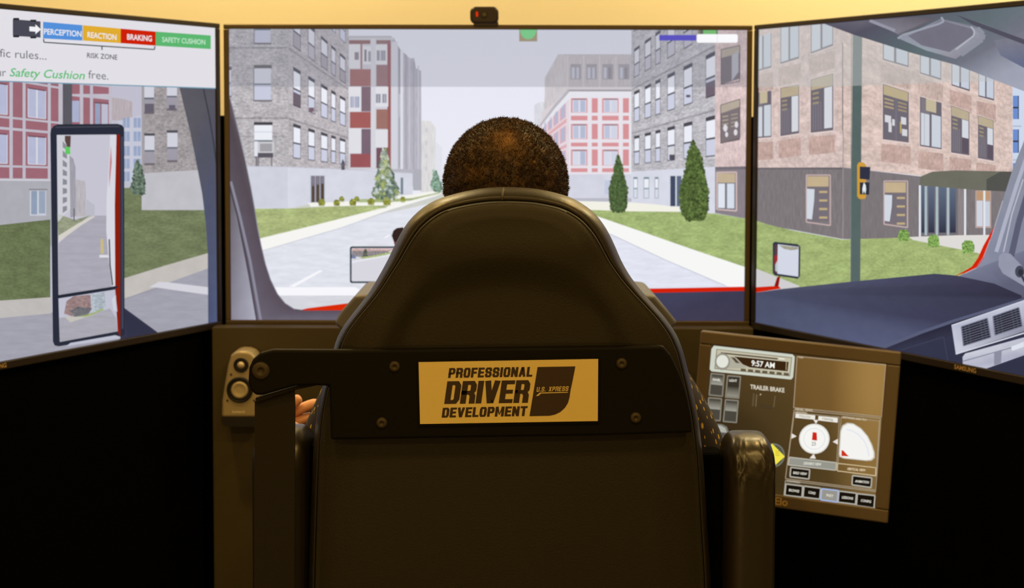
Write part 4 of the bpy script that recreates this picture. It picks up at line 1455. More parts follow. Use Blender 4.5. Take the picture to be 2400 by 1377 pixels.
driver(565, 855, 16, 'tweeter', False)
driver(562, 913, 28, 'woofer', True)
for (x, y) in ((541.5, 877), (533, 938), (596, 938)):
    bm = bmesh.new()
    c_ = atY(x, y, YS)
    cyl(bm, c_ - V((0, .001, 0)), c_ + V((0, .002, 0)), .0025, seg=12)
    adopt(bmobj('grille_socket', bm, M['bezel_side']), sp)
uv, ts = text_mesh('logitech', .02)
bm = bmesh.new()
a = atY(545, 967, YS - .0007)
vs = [bm.verts.new(a + V((u * .028, 0, v * .0052))) for u, v in uv]
for t in ts:
    try:
        bm.faces.new([vs[i] for i in t])
    except ValueError:
        pass
adopt(bmobj('brand_lettering', bm, M['print']), sp)

# ================================================================== TOUCH SCREEN
yaw, tilt, rl = -0.2629, -0.0826, 0.0632
TM = Matrix.Rotation(yaw, 4, 'Z') @ Matrix.Rotation(tilt, 4, 'X') @ Matrix.Rotation(rl, 4, 'Y')
TC = V((.5666, 2.5563, EYE - .6103))
TW, TH = .3972, .3381
tn = (TM @ V((0, -1, 0))).normalized()
T4 = Matrix.Translation(TC) @ TM
ts_ = empty('touch_screen', 'brown framed touch screen with radio, switches and gauges right of the seat', 'touch screen', TC)


def tp(u, v, d=0.0):       # u right, v up in metres from the centre, d towards the viewer
    return T4 @ V((u, -d, v))


def tuv(px, py):
    q = T4.inverted() @ hit(px, py, TC, tn)
    return q.x, q.z


iu0, iv1 = tuv(1667.5, 808)
iu1, _ = tuv(2077, 853)
_, iv0 = tuv(2051, 1191)
bm = bmesh.new()
bvl = []
for (a, b, c_, d) in ((-TW / 2, TW / 2, iv1, TH / 2), (-TW / 2, TW / 2, -TH / 2, iv0), (-TW / 2, iu0, iv0, iv1), (iu1, TW / 2, iv0, iv1)):
    prism(bm, [tp(a, c_), tp(b, c_), tp(b, d), tp(a, d)], -tn, .03)
o = bmobj('frame', bm, M['touchframe'])
md = o.modifiers.new('Bevel', 'BEVEL'); md.width = .003; md.segments = 3
adopt(o, ts_)
bm = bmesh.new()
prism(bm, [tp(-TW / 2 + .004, -TH / 2 + .004, -.006), tp(TW / 2 - .004, -TH / 2 + .004, -.006), tp(TW / 2 - .004, TH / 2 - .004, -.006), tp(-TW / 2 + .004, TH / 2 - .004, -.006)], -tn, .035)
adopt(bmobj('rear_shell', bm, M['bezel_side']), ts_)
bm = bmesh.new()
a = tp(0, -.04, -.04)
tube(bm, [a, a + V((-.02, .12, -.05)), V((.30, 2.80, .62)), V((.25, 2.96, .60))], .02, 12)
box(bm, (.19, 2.925, .53), (.31, 2.948, .67), .003)
adopt(bmobj('support_arm', bm, M['bezel_side']), ts_)
uv, tt = text_mesh('Elo', .03)
bm = bmesh.new()
a0, b0 = tuv(1815, 1181), tuv(1846, 1185)
du, dv = b0[0] - a0[0], b0[1] - a0[1]
vs = [bm.verts.new(tp(a0[0] + du * u, a0[1] + dv * u + v * .015, .0006)) for u, v in uv]
for t in tt:
    try:
        bm.faces.new([vs[i] for i in t])
    except ValueError:
        pass
adopt(bmobj('brand_lettering', bm, M['gold']), ts_)

cl = [proj(tp(a, b, -.003)) for a, b in ((iu0 - .002, iv1 + .002), (iu1 + .002, iv1 + .002), (iu1 + .002, iv0 - .002), (iu0 - .002, iv0 - .002))]
p = Pic(tp(0, 0, -.0055), tn, cl)


def A3(*q):      # crop of the upper part of the screen
    return [(1580 + x / 4.286, 760 + y / 4.286) for x, y in q]


def A4(*q):
    return [(1580 + x / 4.286, 960 + y / 4.286) for x, y in q]


LN = (164, 146, 120)
p.rect(1500, 700, 2200, 1300, (14, 9, 4), 0, 'glass')
# radio
p.poly(A3((375, 245), (400, 212), (1190, 300), (1212, 325), (1195, 530), (1175, 552), (375, 470), (355, 445)), (206, 210, 196), 2)
p.poly(A3((425, 245), (1185, 330), (1165, 520), (405, 445)), (120, 112, 92), 3)
p.poly(A3((432, 252), (1178, 336), (1160, 512), (414, 438)), (196, 190, 166), 4)
p.line(A3((470, 285), (1040, 345)), 3, (70, 54, 36), 5)
p.poly(A3((600, 320), (1150, 375), (1140, 470), (760, 430), (690, 400), (640, 350)), (58, 38, 18), 5)
p.poly(A3((560, 320), (620, 330), (690, 400), (740, 430), (640, 440), (520, 440)), (176, 172, 156), 6)
p.poly(A3((570, 325), (610, 335), (660, 390), (620, 385)), (86, 74, 56), 7)
p.disc(1580 + 485 / 4.286, 760 + 372 / 4.286, 18, 20, (150, 146, 132), 7)
p.disc(1580 + 485 / 4.286, 760 + 370 / 4.286, 14, 15, (226, 228, 218), 8)
for k in range(7):
    x = 670 + k * 72
    p.poly(A3((x, 440 + k * 7), (x + 52, 446 + k * 7), (x + 50, 474 + k * 7), (x - 2, 468 + k * 7)), (98, 88, 68), 6)
p.poly(A3((1050, 335), (1110, 342), (1110, 352), (1050, 345)), (240, 238, 224), 6)
p.line(A3((1128, 372), (1124, 460)), 1.5, (190, 176, 140), 7)
q = A3((775, 412), (1008, 438))
p.text('9:57 AM', q[0][0], q[0][1], q[1][0], q[1][1], 12.5, (246, 246, 238), 8, bold=.02, lean=.06)
# rocker switches
for (q, tx) in ((((372, 490), (503, 503), (486, 722), (350, 708)), 'PANEL'), (((537, 512), (668, 522), (650, 742), (515, 730)), 'LIGHT'),
                (((346, 733), (478, 744), (462, 968), (332, 956)), ''), (((515, 752), (645, 764), (627, 986), (492, 974)), '')):
    q3 = A3(*q)
    p.poly(q3, (110, 106, 96), 2)
    cx_ = sum(a[0] for a in q3) / 4
    cy_ = sum(a[1] for a in q3) / 4
    q4 = [(cx_ + (a[0] - cx_) * .86, cy_ + (a[1] - cy_) * .9) for a in q3]
    md_ = [((q4[0][0] + q4[3][0]) / 2, (q4[0][1] + q4[3][1]) / 2), ((q4[1][0] + q4[2][0]) / 2, (q4[1][1] + q4[2][1]) / 2)]
    hi_, lo__ = (160, 158, 146), (58, 54, 46)
    if tx == 'LIGHT':
        p.poly([q4[0], q4[1], md_[1], md_[0]], (56, 50, 40), 3)
        p.poly([md_[0], md_[1], q4[2], q4[3]], None, 3, 'flat', [(70, 64, 54), (70, 64, 54), (150, 146, 132), (150, 146, 132)])
    else:
        p.poly([q4[0], q4[1], md_[1], md_[0]], None, 3, 'flat', [(60, 54, 44), (60, 54, 44), hi_, hi_])
        p.poly([md_[0], md_[1], q4[2], q4[3]], (74, 70, 62), 3)
    p.frame(q3, 1.6, (150, 146, 132), 5)
    if tx:
        p.text(tx, cx_ - 9, cy_ - 10 if tx == 'PANEL' else cy_ - 13, cx_ + 9, cy_ - 8.5 if tx == 'PANEL' else cy_ - 11.5, 5.5, (236, 234, 222), 6, bold=.02)
p.poly(A3((330, 990), (480, 1000), (530, 1025), (550, 1080), (545, 1140), (320, 1130)), (120, 118, 108), 2)
p.poly(A3((330, 1005), (470, 1014), (515, 1040), (530, 1085), (330, 1070)), (176, 176, 166), 3)
p.poly(A3((330, 1075), (535, 1090), (530, 1130), (320, 1120)), (86, 84, 76), 3)
q = A3((765, 645), (1108, 682))
p.text('TRAILER BRAKE', q[0][0], q[0][1], q[1][0], q[1][1], 10, (226, 218, 198), 3, bold=.018)
p.line(A3((800, 690), (790, 820)), 4, (96, 80, 54), 2)
p.line(A3((830, 700), (820, 825)), 2, (120, 106, 80), 2)
p.line(A3((1015, 715), (1000, 830)), 2, (110, 94, 68), 2)
p.poly(A3((860, 800), (990, 812), (975, 850), (900, 845)), (72, 58, 36), 2)
p.poly(A3((865, 695), (878, 697), (862, 715)), (210, 196, 166), 3)
# parking brake knob with its yellow diamond
kx, ky = A4((1000, 455))[0]
p.disc(kx, ky, 26, 28, (118, 118, 106), 2)
p.disc(kx + 1, ky, 22, 24, (84, 82, 72), 3)
p.poly(A4((985, 338), (1112, 468), (1018, 552), (900, 430)), (240, 226, 74), 4)
for k in range(3):
    p.line(A4((1018, 408 + k * 20), (1040, 418 + k * 20), (1062, 414 + k * 20)), .9, (130, 118, 40), 5)
p.poly(A3((1237, 322), (2123, 407), (2088, 925), (1202, 835)), (74, 50, 20), 1, 'glass')  # warm room reflection painted into this brown fill and the next
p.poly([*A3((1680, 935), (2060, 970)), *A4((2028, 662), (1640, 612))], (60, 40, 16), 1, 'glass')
# right column: frames
p.frame(A3((1235, 320), (2125, 405), (2088, 925), (1200, 835)), 2.2, LN, 2)
q = A3((1250, 338), (1300, 343))
p.text('MAP', q[0][0], q[0][1], q[1][0], q[1][1], 4.5, (220, 206, 176), 3)
o3, o4 = A3, A4
p.frame([*o3((1205, 855), (2070, 940)), *o4((2028, 805), (1118, 690))], 2, LN, 2)
p.frame([*o3((1208, 885), (1660, 928)), *o4((1628, 600), (1140, 545))], 1.6, LN, 2)
p.frame([*o3((1678, 930), (2062, 968)), *o4((2028, 665), (1640, 612))], 1.8, LN, 2)
for (s_, q) in (('VISUAL VIEWS', A3((1215, 858), (1390, 872))), ('HEADING', A3((1218, 890), (1335, 900))), ('DISTANCE AND TILT', A3((1692, 940), (1936, 968)))):
    p.text(s_, q[0][0], q[0][1], q[1][0], q[1][1], 5, (224, 210, 182), 4, bold=.01)
for (q, s_) in ((A3((1220, 893), (1418, 912), (1414, 955), (1216, 936)), 'FOLLOW'), (A3((1450, 918), (1645, 936), (1642, 985), (1446, 962)), 'CENTER')):
    p.poly(q, (236, 232, 222), 4)
    p.text(s_, q[3][0] + 10, q[3][1] - 2, q[2][0] - 10, q[2][1] - 3, 5, (130, 120, 104), 5, bold=.01)
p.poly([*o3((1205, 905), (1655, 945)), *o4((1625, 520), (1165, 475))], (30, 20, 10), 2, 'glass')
cx_, cy_ = A4((1408, 290))[0]
p.disc(cx_, cy_, 36, 35.5, (222, 222, 214), 4)
p.disc(cx_, cy_, 33, 32.5, (246, 245, 240), 5)
p.disc(cx_, cy_, 25.5, 25, (206, 212, 232), 6)
p.disc(cx_, cy_, 24.4, 23.9, (246, 245, 240), 7)
p.poly(A4((1392, 222), (1432, 228), (1436, 308), (1384, 302)), (204, 40, 22), 8)
q = A4((1380, 358), (1424, 356))
p.text('25', q[0][0], q[0][1], q[1][0], q[1][1], 8.5, (60, 62, 56), 8)
for q in (((1398, 98), (1448, 102), (1425, 140)), ((1182, 235), (1230, 265), (1178, 290)), ((1645, 290), (1592, 320), (1645, 348)), ((1360, 485), (1424, 490), (1402, 440))):
    p.poly(A4(*q), (232, 226, 218), 6)
g_ = ((1668, 215), (1690, 155), (1740, 128), (1800, 135), (1880, 185), (1945, 260), (1990, 350), (2015, 430), (2015, 480), (1985, 508), (1930, 512), (1700, 488), (1660, 470), (1655, 440))
p.poly(A4(*g_), (206, 202, 190), 4)
gx, gy = 1810, 340
p.poly(A4(*[(gx + (x - gx) * .93, gy + (y - gy) * .94) for x, y in g_]), (244, 243, 240), 5)
p.line(A4((1730, 195), (1790, 210), (1850, 245), (1905, 305), (1940, 375), (1958, 465)), 1.4, (206, 214, 236), 6)
p.poly(A4((1682, 402), (1705, 412), (1728, 440), (1756, 466), (1680, 462)), (204, 50, 24), 7)
p.poly(A4((1158, 474), (1632, 530), (1624, 606), (1145, 552)), (150, 150, 140), 5)
p.frame(A4((1158, 474), (1632, 530), (1624, 606), (1145, 552)), 2, (196, 192, 178), 6)
q = A4((1300, 548), (1475, 560))
p.text("DRIVER'S VIEW", q[0][0], q[0][1], q[1][0], q[1][1], 6, (232, 230, 220), 7, bold=.02, lean=.2)
p.frame(A4((1642, 536), (2026, 580), (2024, 660), (1638, 612)), 2.2, (206, 186, 146), 6)
q = A4((1735, 602), (1920, 618))
p.text('VERTICAL VIEW', q[0][0], q[0][1], q[1][0], q[1][1], 5.5, (232, 214, 180), 7, bold=.02, lean=.2)
BT = [(((1172, 576), (1362, 600), (1354, 694), (1164, 670)), 'BIRD VIEW'), (((1792, 658), (1986, 682), (1978, 780), (1786, 752)), 'ANIMATION'),
      (((1122, 742), (1292, 764), (1284, 876), (1112, 856)), 'BROWSE'), (((1304, 764), (1472, 786), (1462, 896), (1294, 876)), 'LOAD'),
      (((1482, 790), (1650, 810), (1640, 926), (1472, 902)), 'INST'), (((1656, 814), (1832, 836), (1822, 948), (1646, 926)), 'LESSONS'),
      (((1840, 840), (2018, 860), (2008, 986), (1830, 960)), 'CONFIG')]
for (q, s_) in BT:
    q = A4(*q)
    p.poly(q, (24, 18, 10) if s_ != 'INST' else (150, 148, 140), 4)
    p.frame(q, 3.2, (176, 172, 160) if s_ != 'INST' else (164, 184, 226), 5)
    mx_ = (q[0][0] + q[1][0]) / 2
    my_ = (q[0][1] + q[2][1]) / 2
    hw = {4: 8, 6: 12, 7: 13, 9: 16}[len(s_)]
    p.text(s_, mx_ - 1 - hw, my_ + 1.5, mx_ - 1 + hw, my_ + 4.8, 5.6, (230, 226, 212), 6, bold=.02, lean=.2)
p.frame(A4((1118, 708), (2030, 820), (2018, 990), (1102, 866)), 1.6, (170, 160, 140), 3)
q = A4((1132, 724), (1265, 738))
p.text('CONTROLS', q[0][0], q[0][1], q[1][0], q[1][1], 5, (214, 206, 186), 5)
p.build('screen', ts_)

# ================================================================== DRIVER SEAT
SX = atY(1190, 1000, 1.55).x
seat = empty('driver_seat', 'black leather driver seat seen from behind, yellow name plate on its back', 'seat', (SX, 1.75, 0))
YB = 1.60
SL = [(1180, 438), (1140, 440), (1100, 446), (1062, 455), (1030, 465), (1002, 479), (978, 497), (957, 519), (940, 545), (925, 574), (910, 606), (890, 643), (866, 683), (842, 715),
      (818, 746), (800, 772), (787, 800), (779, 830), (771, 862), (759, 895), (750, 930), (742, 975), (736, 1030), (732, 1100), (728, 1200), (723, 1377), (722, 1600), (735, 1750), (790, 1790), (1000, 1800)]
SR = [(1220, 439), (1262, 443), (1300, 451), (1336, 462), (1366, 478), (1392, 498), (1412, 522), (1428, 548), (1443, 580), (1457, 612), (1478, 648), (1506, 684), (1536, 718),
      (1563, 750), (1586, 785), (1600, 820), (1611, 862), (1620, 900), (1629, 940), (1637, 985), (1644, 1040), (1650, 1100), (1657, 1220), (1666, 1377), (1668, 1600), (1655, 1750), (1600, 1790), (1380, 1800)]
OUTL = SL[::-1] + SR


def resample(pts, n):
    L = [0]
    for i in range(len(pts) - 1):
        L.append(L[-1] + math.dist(pts[i], pts[i + 1]))
    out = []
    j = 0
    for k in range(n):
        d = L[-1] * k / (n - 1)
        while j < len(pts) - 2 and L[j + 1] < d:
            j += 1
        t = (d - L[j]) / (L[j + 1] - L[j])
        # catmull rom
        P = [pts[max(0, min(len(pts) - 1, j + o_))] for o_ in (-1, 0, 1, 2)]
        out.append(tuple(.5 * ((2 * P[1][c]) + (-P[0][c] + P[2][c]) * t + (2 * P[0][c] - 5 * P[1][c] + 4 * P[2][c] - P[3][c]) * t * t +
                               (-P[0][c] + 3 * P[1][c] - 3 * P[2][c] + P[3][c]) * t ** 3) for c in (0, 1)))
    return out


NR = 220
ring0 = resample(OUTL, NR)


def wrim(y):
    if y < 500:
        return 34
    if y < 820:
        return 34 - (y - 500) / 320 * 18
    return 15


def ss(x):
    x = max(0., min(1., x))
    return x * x * (3 - 2 * x)


def seat_pt(i, kind, k, Y):
    x, y = ring0[i]
    sx_, sy_ = 1190, max(640, min(1640, y))
    dx_, dy_ = sx_ - x, sy_ - y
    d = math.hypot(dx_, dy_)
    wr = wrim(y)
    if kind == 'a':
        X, Yp = x + dx_ / d * wr * k, y + dy_ / d * wr * k
    else:
        bx, by = x + dx_ / d * wr, y + dy_ / d * wr
        X, Yp = bx + (sx_ - bx) * k, by + (sy_ - by) * k
    return X, Yp, Y


def seat_loft(name, prof, m_, relief=False):
    bm = bmesh.new()
    rows = []
    for (kind, k, Y) in prof:
        row = []
        for i in range(NR):
            X, Yp, Yy = seat_pt(i, kind, k, Y)
            if relief:
                ya = 622 + ((X - 1188) / 190) ** 2 * 46
                s_ = ss((Yp - ya + 30) / 95) * ss((1 - abs(X - 1188) / (215 + max(0, Yp - 640) * .55)) * 4)
                Yy += .0085 * s_
                # soft roll under the top edge
                Yy -= .0045 * math.exp(-((Yp - 585) / 52) ** 2) * ss((1 - abs(X - 1188) / 240) * 3)
            row.append(bm.verts.new(atY(X, Yp, Yy)))
        rows.append(row)
    for a in range(len(rows) - 1):
        for i in range(NR):
            j = (i + 1) % NR
            try:
                bm.faces.new((rows[a][i], rows[a][j], rows[a + 1][j], rows[a + 1][i]))
            except ValueError:
                pass
    bmesh.ops.remove_doubles(bm, verts=bm.verts, dist=.0004)
    return bmobj(name, bm, m_, smooth=True)


shell_prof = [('f', 1.0, 1.665), ('f', .6, 1.668), ('f', .3, 1.672), ('f', .12, 1.675), ('f', .03, 1.668), ('a', .8, 1.66), ('a', .4, 1.648), ('a', .12, 1.625), ('a', 0, 1.605),
              ('a', 0.0, 1.585), ('a', .12, 1.570), ('a', .35, 1.559), ('a', .6, 1.553), ('a', .85, 1.551), ('a', 1.0, 1.556), ('f', .02, 1.566)]
adopt(seat_loft('backrest_cushion', shell_prof, M['leather']), seat)
pan_prof = [('a', .92, 1.566), ('a', .95, 1.552), ('a', 1.0, 1.545), ('a', 1.1, 1.5415), ('f', .012, 1.5425), ('f', .03, 1.5405), ('f', .07, 1.5365), ('f', .12, 1.5345), ('f', .18, 1.533)] + \
           [('f', k / 24, 1.532) for k in range(5, 25)]
adopt(seat_loft('back_panel', pan_prof, M['panel'], True), seat)
# seam at the top of the head rest
bm = bmesh.new()
tube(bm, [atY(1181, 440, 1.586), atY(1180, 445, 1.5665), atY(1178.5, 452, 1.557), atY(1177.5, 460, 1.552), atY(1177, 469, 1.549)], .0014, 6)
o = bmobj('centre_seam', bm, M['bolt'], smooth=True)
adopt(tag(o, 'light stitched seam down the top of the head rest'), seat)
# cushion and base, below the frame
bm = bmesh.new()
box(bm, (SX - .24, 1.58, .38), (SX + .24, 2.08, .50), .05, seg=4)
adopt(bmobj('seat_cushion', bm, M['leather'], smooth=True), seat)
bm = bmesh.new()
box(bm, (SX - .2, 1.62, .02), (SX + .2, 2.02, .38), .02)
box(bm, (SX - .26, 1.56, 0), (SX + .26, 2.08, .03), .008)
adopt(bmobj('seat_base', bm, M['bezel_side']), seat)
# steel bar across the back with its arm to the left
YP = 1.519
bm = bmesh.new()
barp = [(640, 819), (800, 820), (1554, 810), (1572, 832), (1592, 872), (1607, 915), (1618, 965), (1624, 1014), (1400, 1021), (774, 1031), (771, 905), (730, 903), (690, 905),
        (650, 916), (615, 926), (598, 926), (586, 914), (581, 895), (583, 862), (592, 842), (610, 827)]
prism(bm, [atY(x, y, YP) for x, y in barp], V((0, 1, 0)), .012)
o = bmobj('belt_bar', bm, M['bar'])
md = o.modifiers.new('Bevel', 'BEVEL'); md.width = .0035; md.segments = 3
md.limit_method = 'ANGLE'
adopt(o, seat)
belt_bar = o


def screw(x, y, r_px, nm, par, Y=YP, m_='bolt', dome=True):
    c = atY(x, y, Y)
    r = r_px / F_PX * Y
    bm = bmesh.new()
    rings = []
    for f_, d_ in ((1, .001), (1, -.0012), (.9, -.0026), (.55, -.0034), (.4, -.0034), (.34, -.0016), (0, -.0014)):
        rings.append([bm.verts.new(c + V((r * f_ * cos(2 * pi * k / 28), d_, r * f_ * sin(2 * pi * k / 28)))) for k in range(28)] if f_ else [bm.verts.new(c + V((0, d_, 0)))])
    for i in range(len(rings) - 1):
        A, B = rings[i], rings[i + 1]
        for k in range(28):
            if len(B) == 1:
                bm.faces.new((A[k], A[(k + 1) % 28], B[0]))
            else:
                bm.faces.new((A[k], A[(k + 1) % 28], B[(k + 1) % 28], B[k]))
    o = bmobj(nm, bm, M[m_], smooth=True)
    if par == seat:
        adopt(o, seat)
    else:
        o.parent = par
    return o


for (x, y) in ((925, 858), (1457, 851), (895, 990), (1490, 978)):
    screw(x, y, 13, 'bolt', belt_bar)
screw(612, 868, 21, 'hinge_bolt', belt_bar)
# name plate
plq = [(981, 848.5), (1402, 841), (1401, 986), (984.5, 993)]
npx = [(x - (4 if i in (0, 3) else -4), y - (4 if i < 2 else -5)) for i, (x, y) in enumerate(plq)]
bm = bmesh.new()
prism(bm, [atY(x, y, YP - .0025) for x, y in npx], V((0, 1, 0)), .003)
adopt(bmobj('plate_holder', bm, M['bar']), seat)
bm = bmesh.new()
prism(bm, [atY(x, y, YP - .004) for x, y in plq], V((0, 1, 0)), .0015)
plate = bmobj('name_plate', bm, M['plate'])
adopt(tag(plate, 'yellowish plate reading PROFESSIONAL DRIVER DEVELOPMENT'), seat)


def plate_text(s_, x0, y0, x1, y1, cap, blk, lean, m_, Y, nm):
    uv, tt = block_text(s_, *blk)
    bm = bmesh.new()
    vs = [bm.verts.new(atY(x0 + (x1 - x0) * u + v * cap * lean, y0 + (y1 - y0) * u - v * cap, Y - .00006 * k)) for u, v, k in uv]
    for t in tt:
        try:
            bm.faces.new([vs[i] for i in t])
        except ValueError:
            pass
    bmesh.ops.recalc_face_normals(bm, faces=bm.faces)
    o = bmobj(nm, bm, m_)
    o.parent = plate
    return o


YL = YP - .0044
plate_text('PROFESSIONAL', 1050, 885, 1247, 882, 23, (.22, .20, .075, .36), .13, M['ink'], YL, 'lettering')
plate_text('DRIVER', 1041, 946, 1237, 943, 53, (.25, .17, .045, .38), .14, M['ink'], YL, 'lettering')
plate_text('DEVELOPMENT', 1035, 978, 1234, 974, 23, (.22, .20, .075, .36), .13, M['ink'], YL, 'lettering')
bm = bmesh.new()
shp = [(1260, 859.5), (1348.5, 858), (1342, 892), (1337, 915), (1335, 930), (1331, 944), (1324, 955), (1313, 965), (1300, 971), (1288, 973.5), (1241, 974.5)]
prism(bm, [atY(x, y, YL) for x, y in shp], V((0, 1, 0)), .0003)
o = bmobj('emblem', bm, M['ink'])
o.parent = plate
plate_text('U.S. XPRESS', 1257, 917.5, 1331, 915.5, 11, (.16, .15, .16, .42), .2, M['plate'], YL - .0003, 'lettering')
bm = bmesh.new()
prism(bm, [atY(x, y, YL - .0003) for x, y in ((1265, 919.5), (1331, 918), (1331, 919.5), (1268, 921.5), (1262, 927), (1256, 927.5))], V((0, 1, 0)), .0002)
o = bmobj('emblem_stripe', bm, M['plate'])
o.parent = plate
# seat belt hanging from the bar
bm = bmesh.new()
YW = 1.533
strap = [(597, 940), (640, 926), (690, 905), (692, 950), (691, 1100), (690, 1300), (689, 1700), (597, 1700), (596, 1300), (596, 1100)]
prism(bm, [atY(x, y, YW) for x, y in strap], V((0, 1, 0)), .0022)
o = bmobj('seat_belt', bm, M['webbing'])
adopt(tag(o, 'flat black webbing strap hanging down from the bar'), seat)
bm = bmesh.new()
prism(bm, [atY(x, y, YP + .008) for x, y in ((597, 932), (692, 904), (745, 893), (755, 900), (692, 914), (600, 944))], V((0, 1, 0)), .006)
o = bmobj('belt_fold', bm, M['webbing'])
md = o.modifiers.new('Bevel', 'BEVEL'); md.width = .0018; md.segments = 2
adopt(o, seat)


NA = 120


def armrest(cx_, w_, ytop, nm_label, wrinkle):
    Ya, Yb_ = 1.565, 1.665
    prof = []
    bm = bmesh.new()
    rows = []
    zt = atY(cx_, ytop, 1.6).z
    X = atY(cx_, 1200, 1.6).x
    hw = w_ / 2 / F_PX * 1.6
    hw_ = hw
    zl = [0, .001, .003, .006, .010, .015, .021, .026, .031, .036, .041, .046, .051, .06, .08, .11, .15, .2, .26, .32, .38, .42, .44, .45]
    for d in zl:
        k = 1.0
        if d < .05:
            k = (1 - (1 - d / .05) ** 2.6) ** (1 / 2.6)
        if d > .40:
            k = max(.3, (1 - ((d - .40) / .052) ** 2) ** .5)
        row = []
        for j in range(NA):
            a = 2 * pi * j / NA
            ca, sa = cos(a), sin(a)
            e = .55
            x = hw * (abs(ca) ** e) * (1 if ca >= 0 else -1)
            y = .05 * (abs(sa) ** e) * (1 if sa >= 0 else -1)
            kk = max(k, .02)
            wv = 0
            if wrinkle and .004 < d < .06:
                wv = .0016 * sin(x * 700 + 3 * sin(d * 160)) * ss(-sa * 3) * sin(min(1, d / .06) * pi)
            row.append(bm.verts.new((X + x * (kk if d > .1 else .35 + .65 * kk if k > .3 else kk), (Ya + Yb_) / 2 + y * kk - wv, zt - d)))
        rows.append(row)
    for i in range(len(rows) - 1):
        for j in range(NA):
            bm.faces.new((rows[i][j], rows[i][(j + 1) % NA], rows[i + 1][(j + 1) % NA], rows[i + 1][j]))
    bm.faces.new(rows[0])
    bm.faces.new(rows[-1][::-1])
    # pivot
    cyl(bm, (X, 1.615, zt - .43), (SX + (.225 if X > SX else -.225), 1.615, zt - .43), .014, seg=14)
    o = bmobj('armrest', bm, M['arm_leather'], smooth=True)
    adopt(tag(o, nm_label), seat)


armrest(1754, 121, 1019, 'raised padded leather armrest with wrinkled shiny top on the right', True)
armrest(664, 142, 1003, 'raised padded leather armrest on the left, behind the belt', False)


for (x0, x1, yt) in ((1640, 1697, 1062), (700, 752, 1042)):  # black plates added to keep the gaps between seat and armrests dark
    bm = bmesh.new()
    a_, b_ = atY(x0, yt, 1.60), atY(x1, yt, 1.60)
    box(bm, (a_.x, 1.598, .66), (b_.x, 1.64, a_.z), .006)
    adopt(bmobj('armrest_gap_fill', bm, M['black']), seat)


# ================================================================== PERSON
def skin_obj(name, nodes, edges, m_, root_i=0, sub=2, smooth=True):
    me = bpy.data.meshes.new(name)
    me.from_pydata([tuple(n[0]) for n in nodes], edges, [])
    ob = bpy.data.objects.new(name, me)
    C.objects.link(ob)
    md = ob.modifiers.new('Skin', 'SKIN')
    md.use_smooth_shade = True
    for i, n in enumerate(nodes):
        sv = me.skin_vertices[0].data[i]
        r = n[1]
        sv.radius = r if isinstance(r, tuple) else (r, r)
        sv.use_root = (i == root_i)
    s2 = ob.modifiers.new('Sub', 'SUBSURF')
    s2.levels = sub
    s2.render_levels = sub
    dg = bpy.context.evaluated_depsgraph_get()
    me2 = bpy.data.meshes.new_from_object(ob.evaluated_get(dg))
    me2.name = name
    bpy.data.objects.remove(ob)
    bpy.data.meshes.remove(me)
    me2.materials.clear()
    return link(name, me2, m_, None, smooth=True)


HX = atY(1185, 435, 1.70).x
HC = atY(1185, 435, 1.70)
person = empty('person', 'person with short curly dark hair sitting in the driver seat, back to the viewer', 'person', (HX, 1.86, .50))
N = []
Ed = []


def nd(p_, r_, par=None):
    N.append((V(p_), r_))
    if par is not None:
        Ed.append((par, len(N) - 1))
    return len(N) - 1


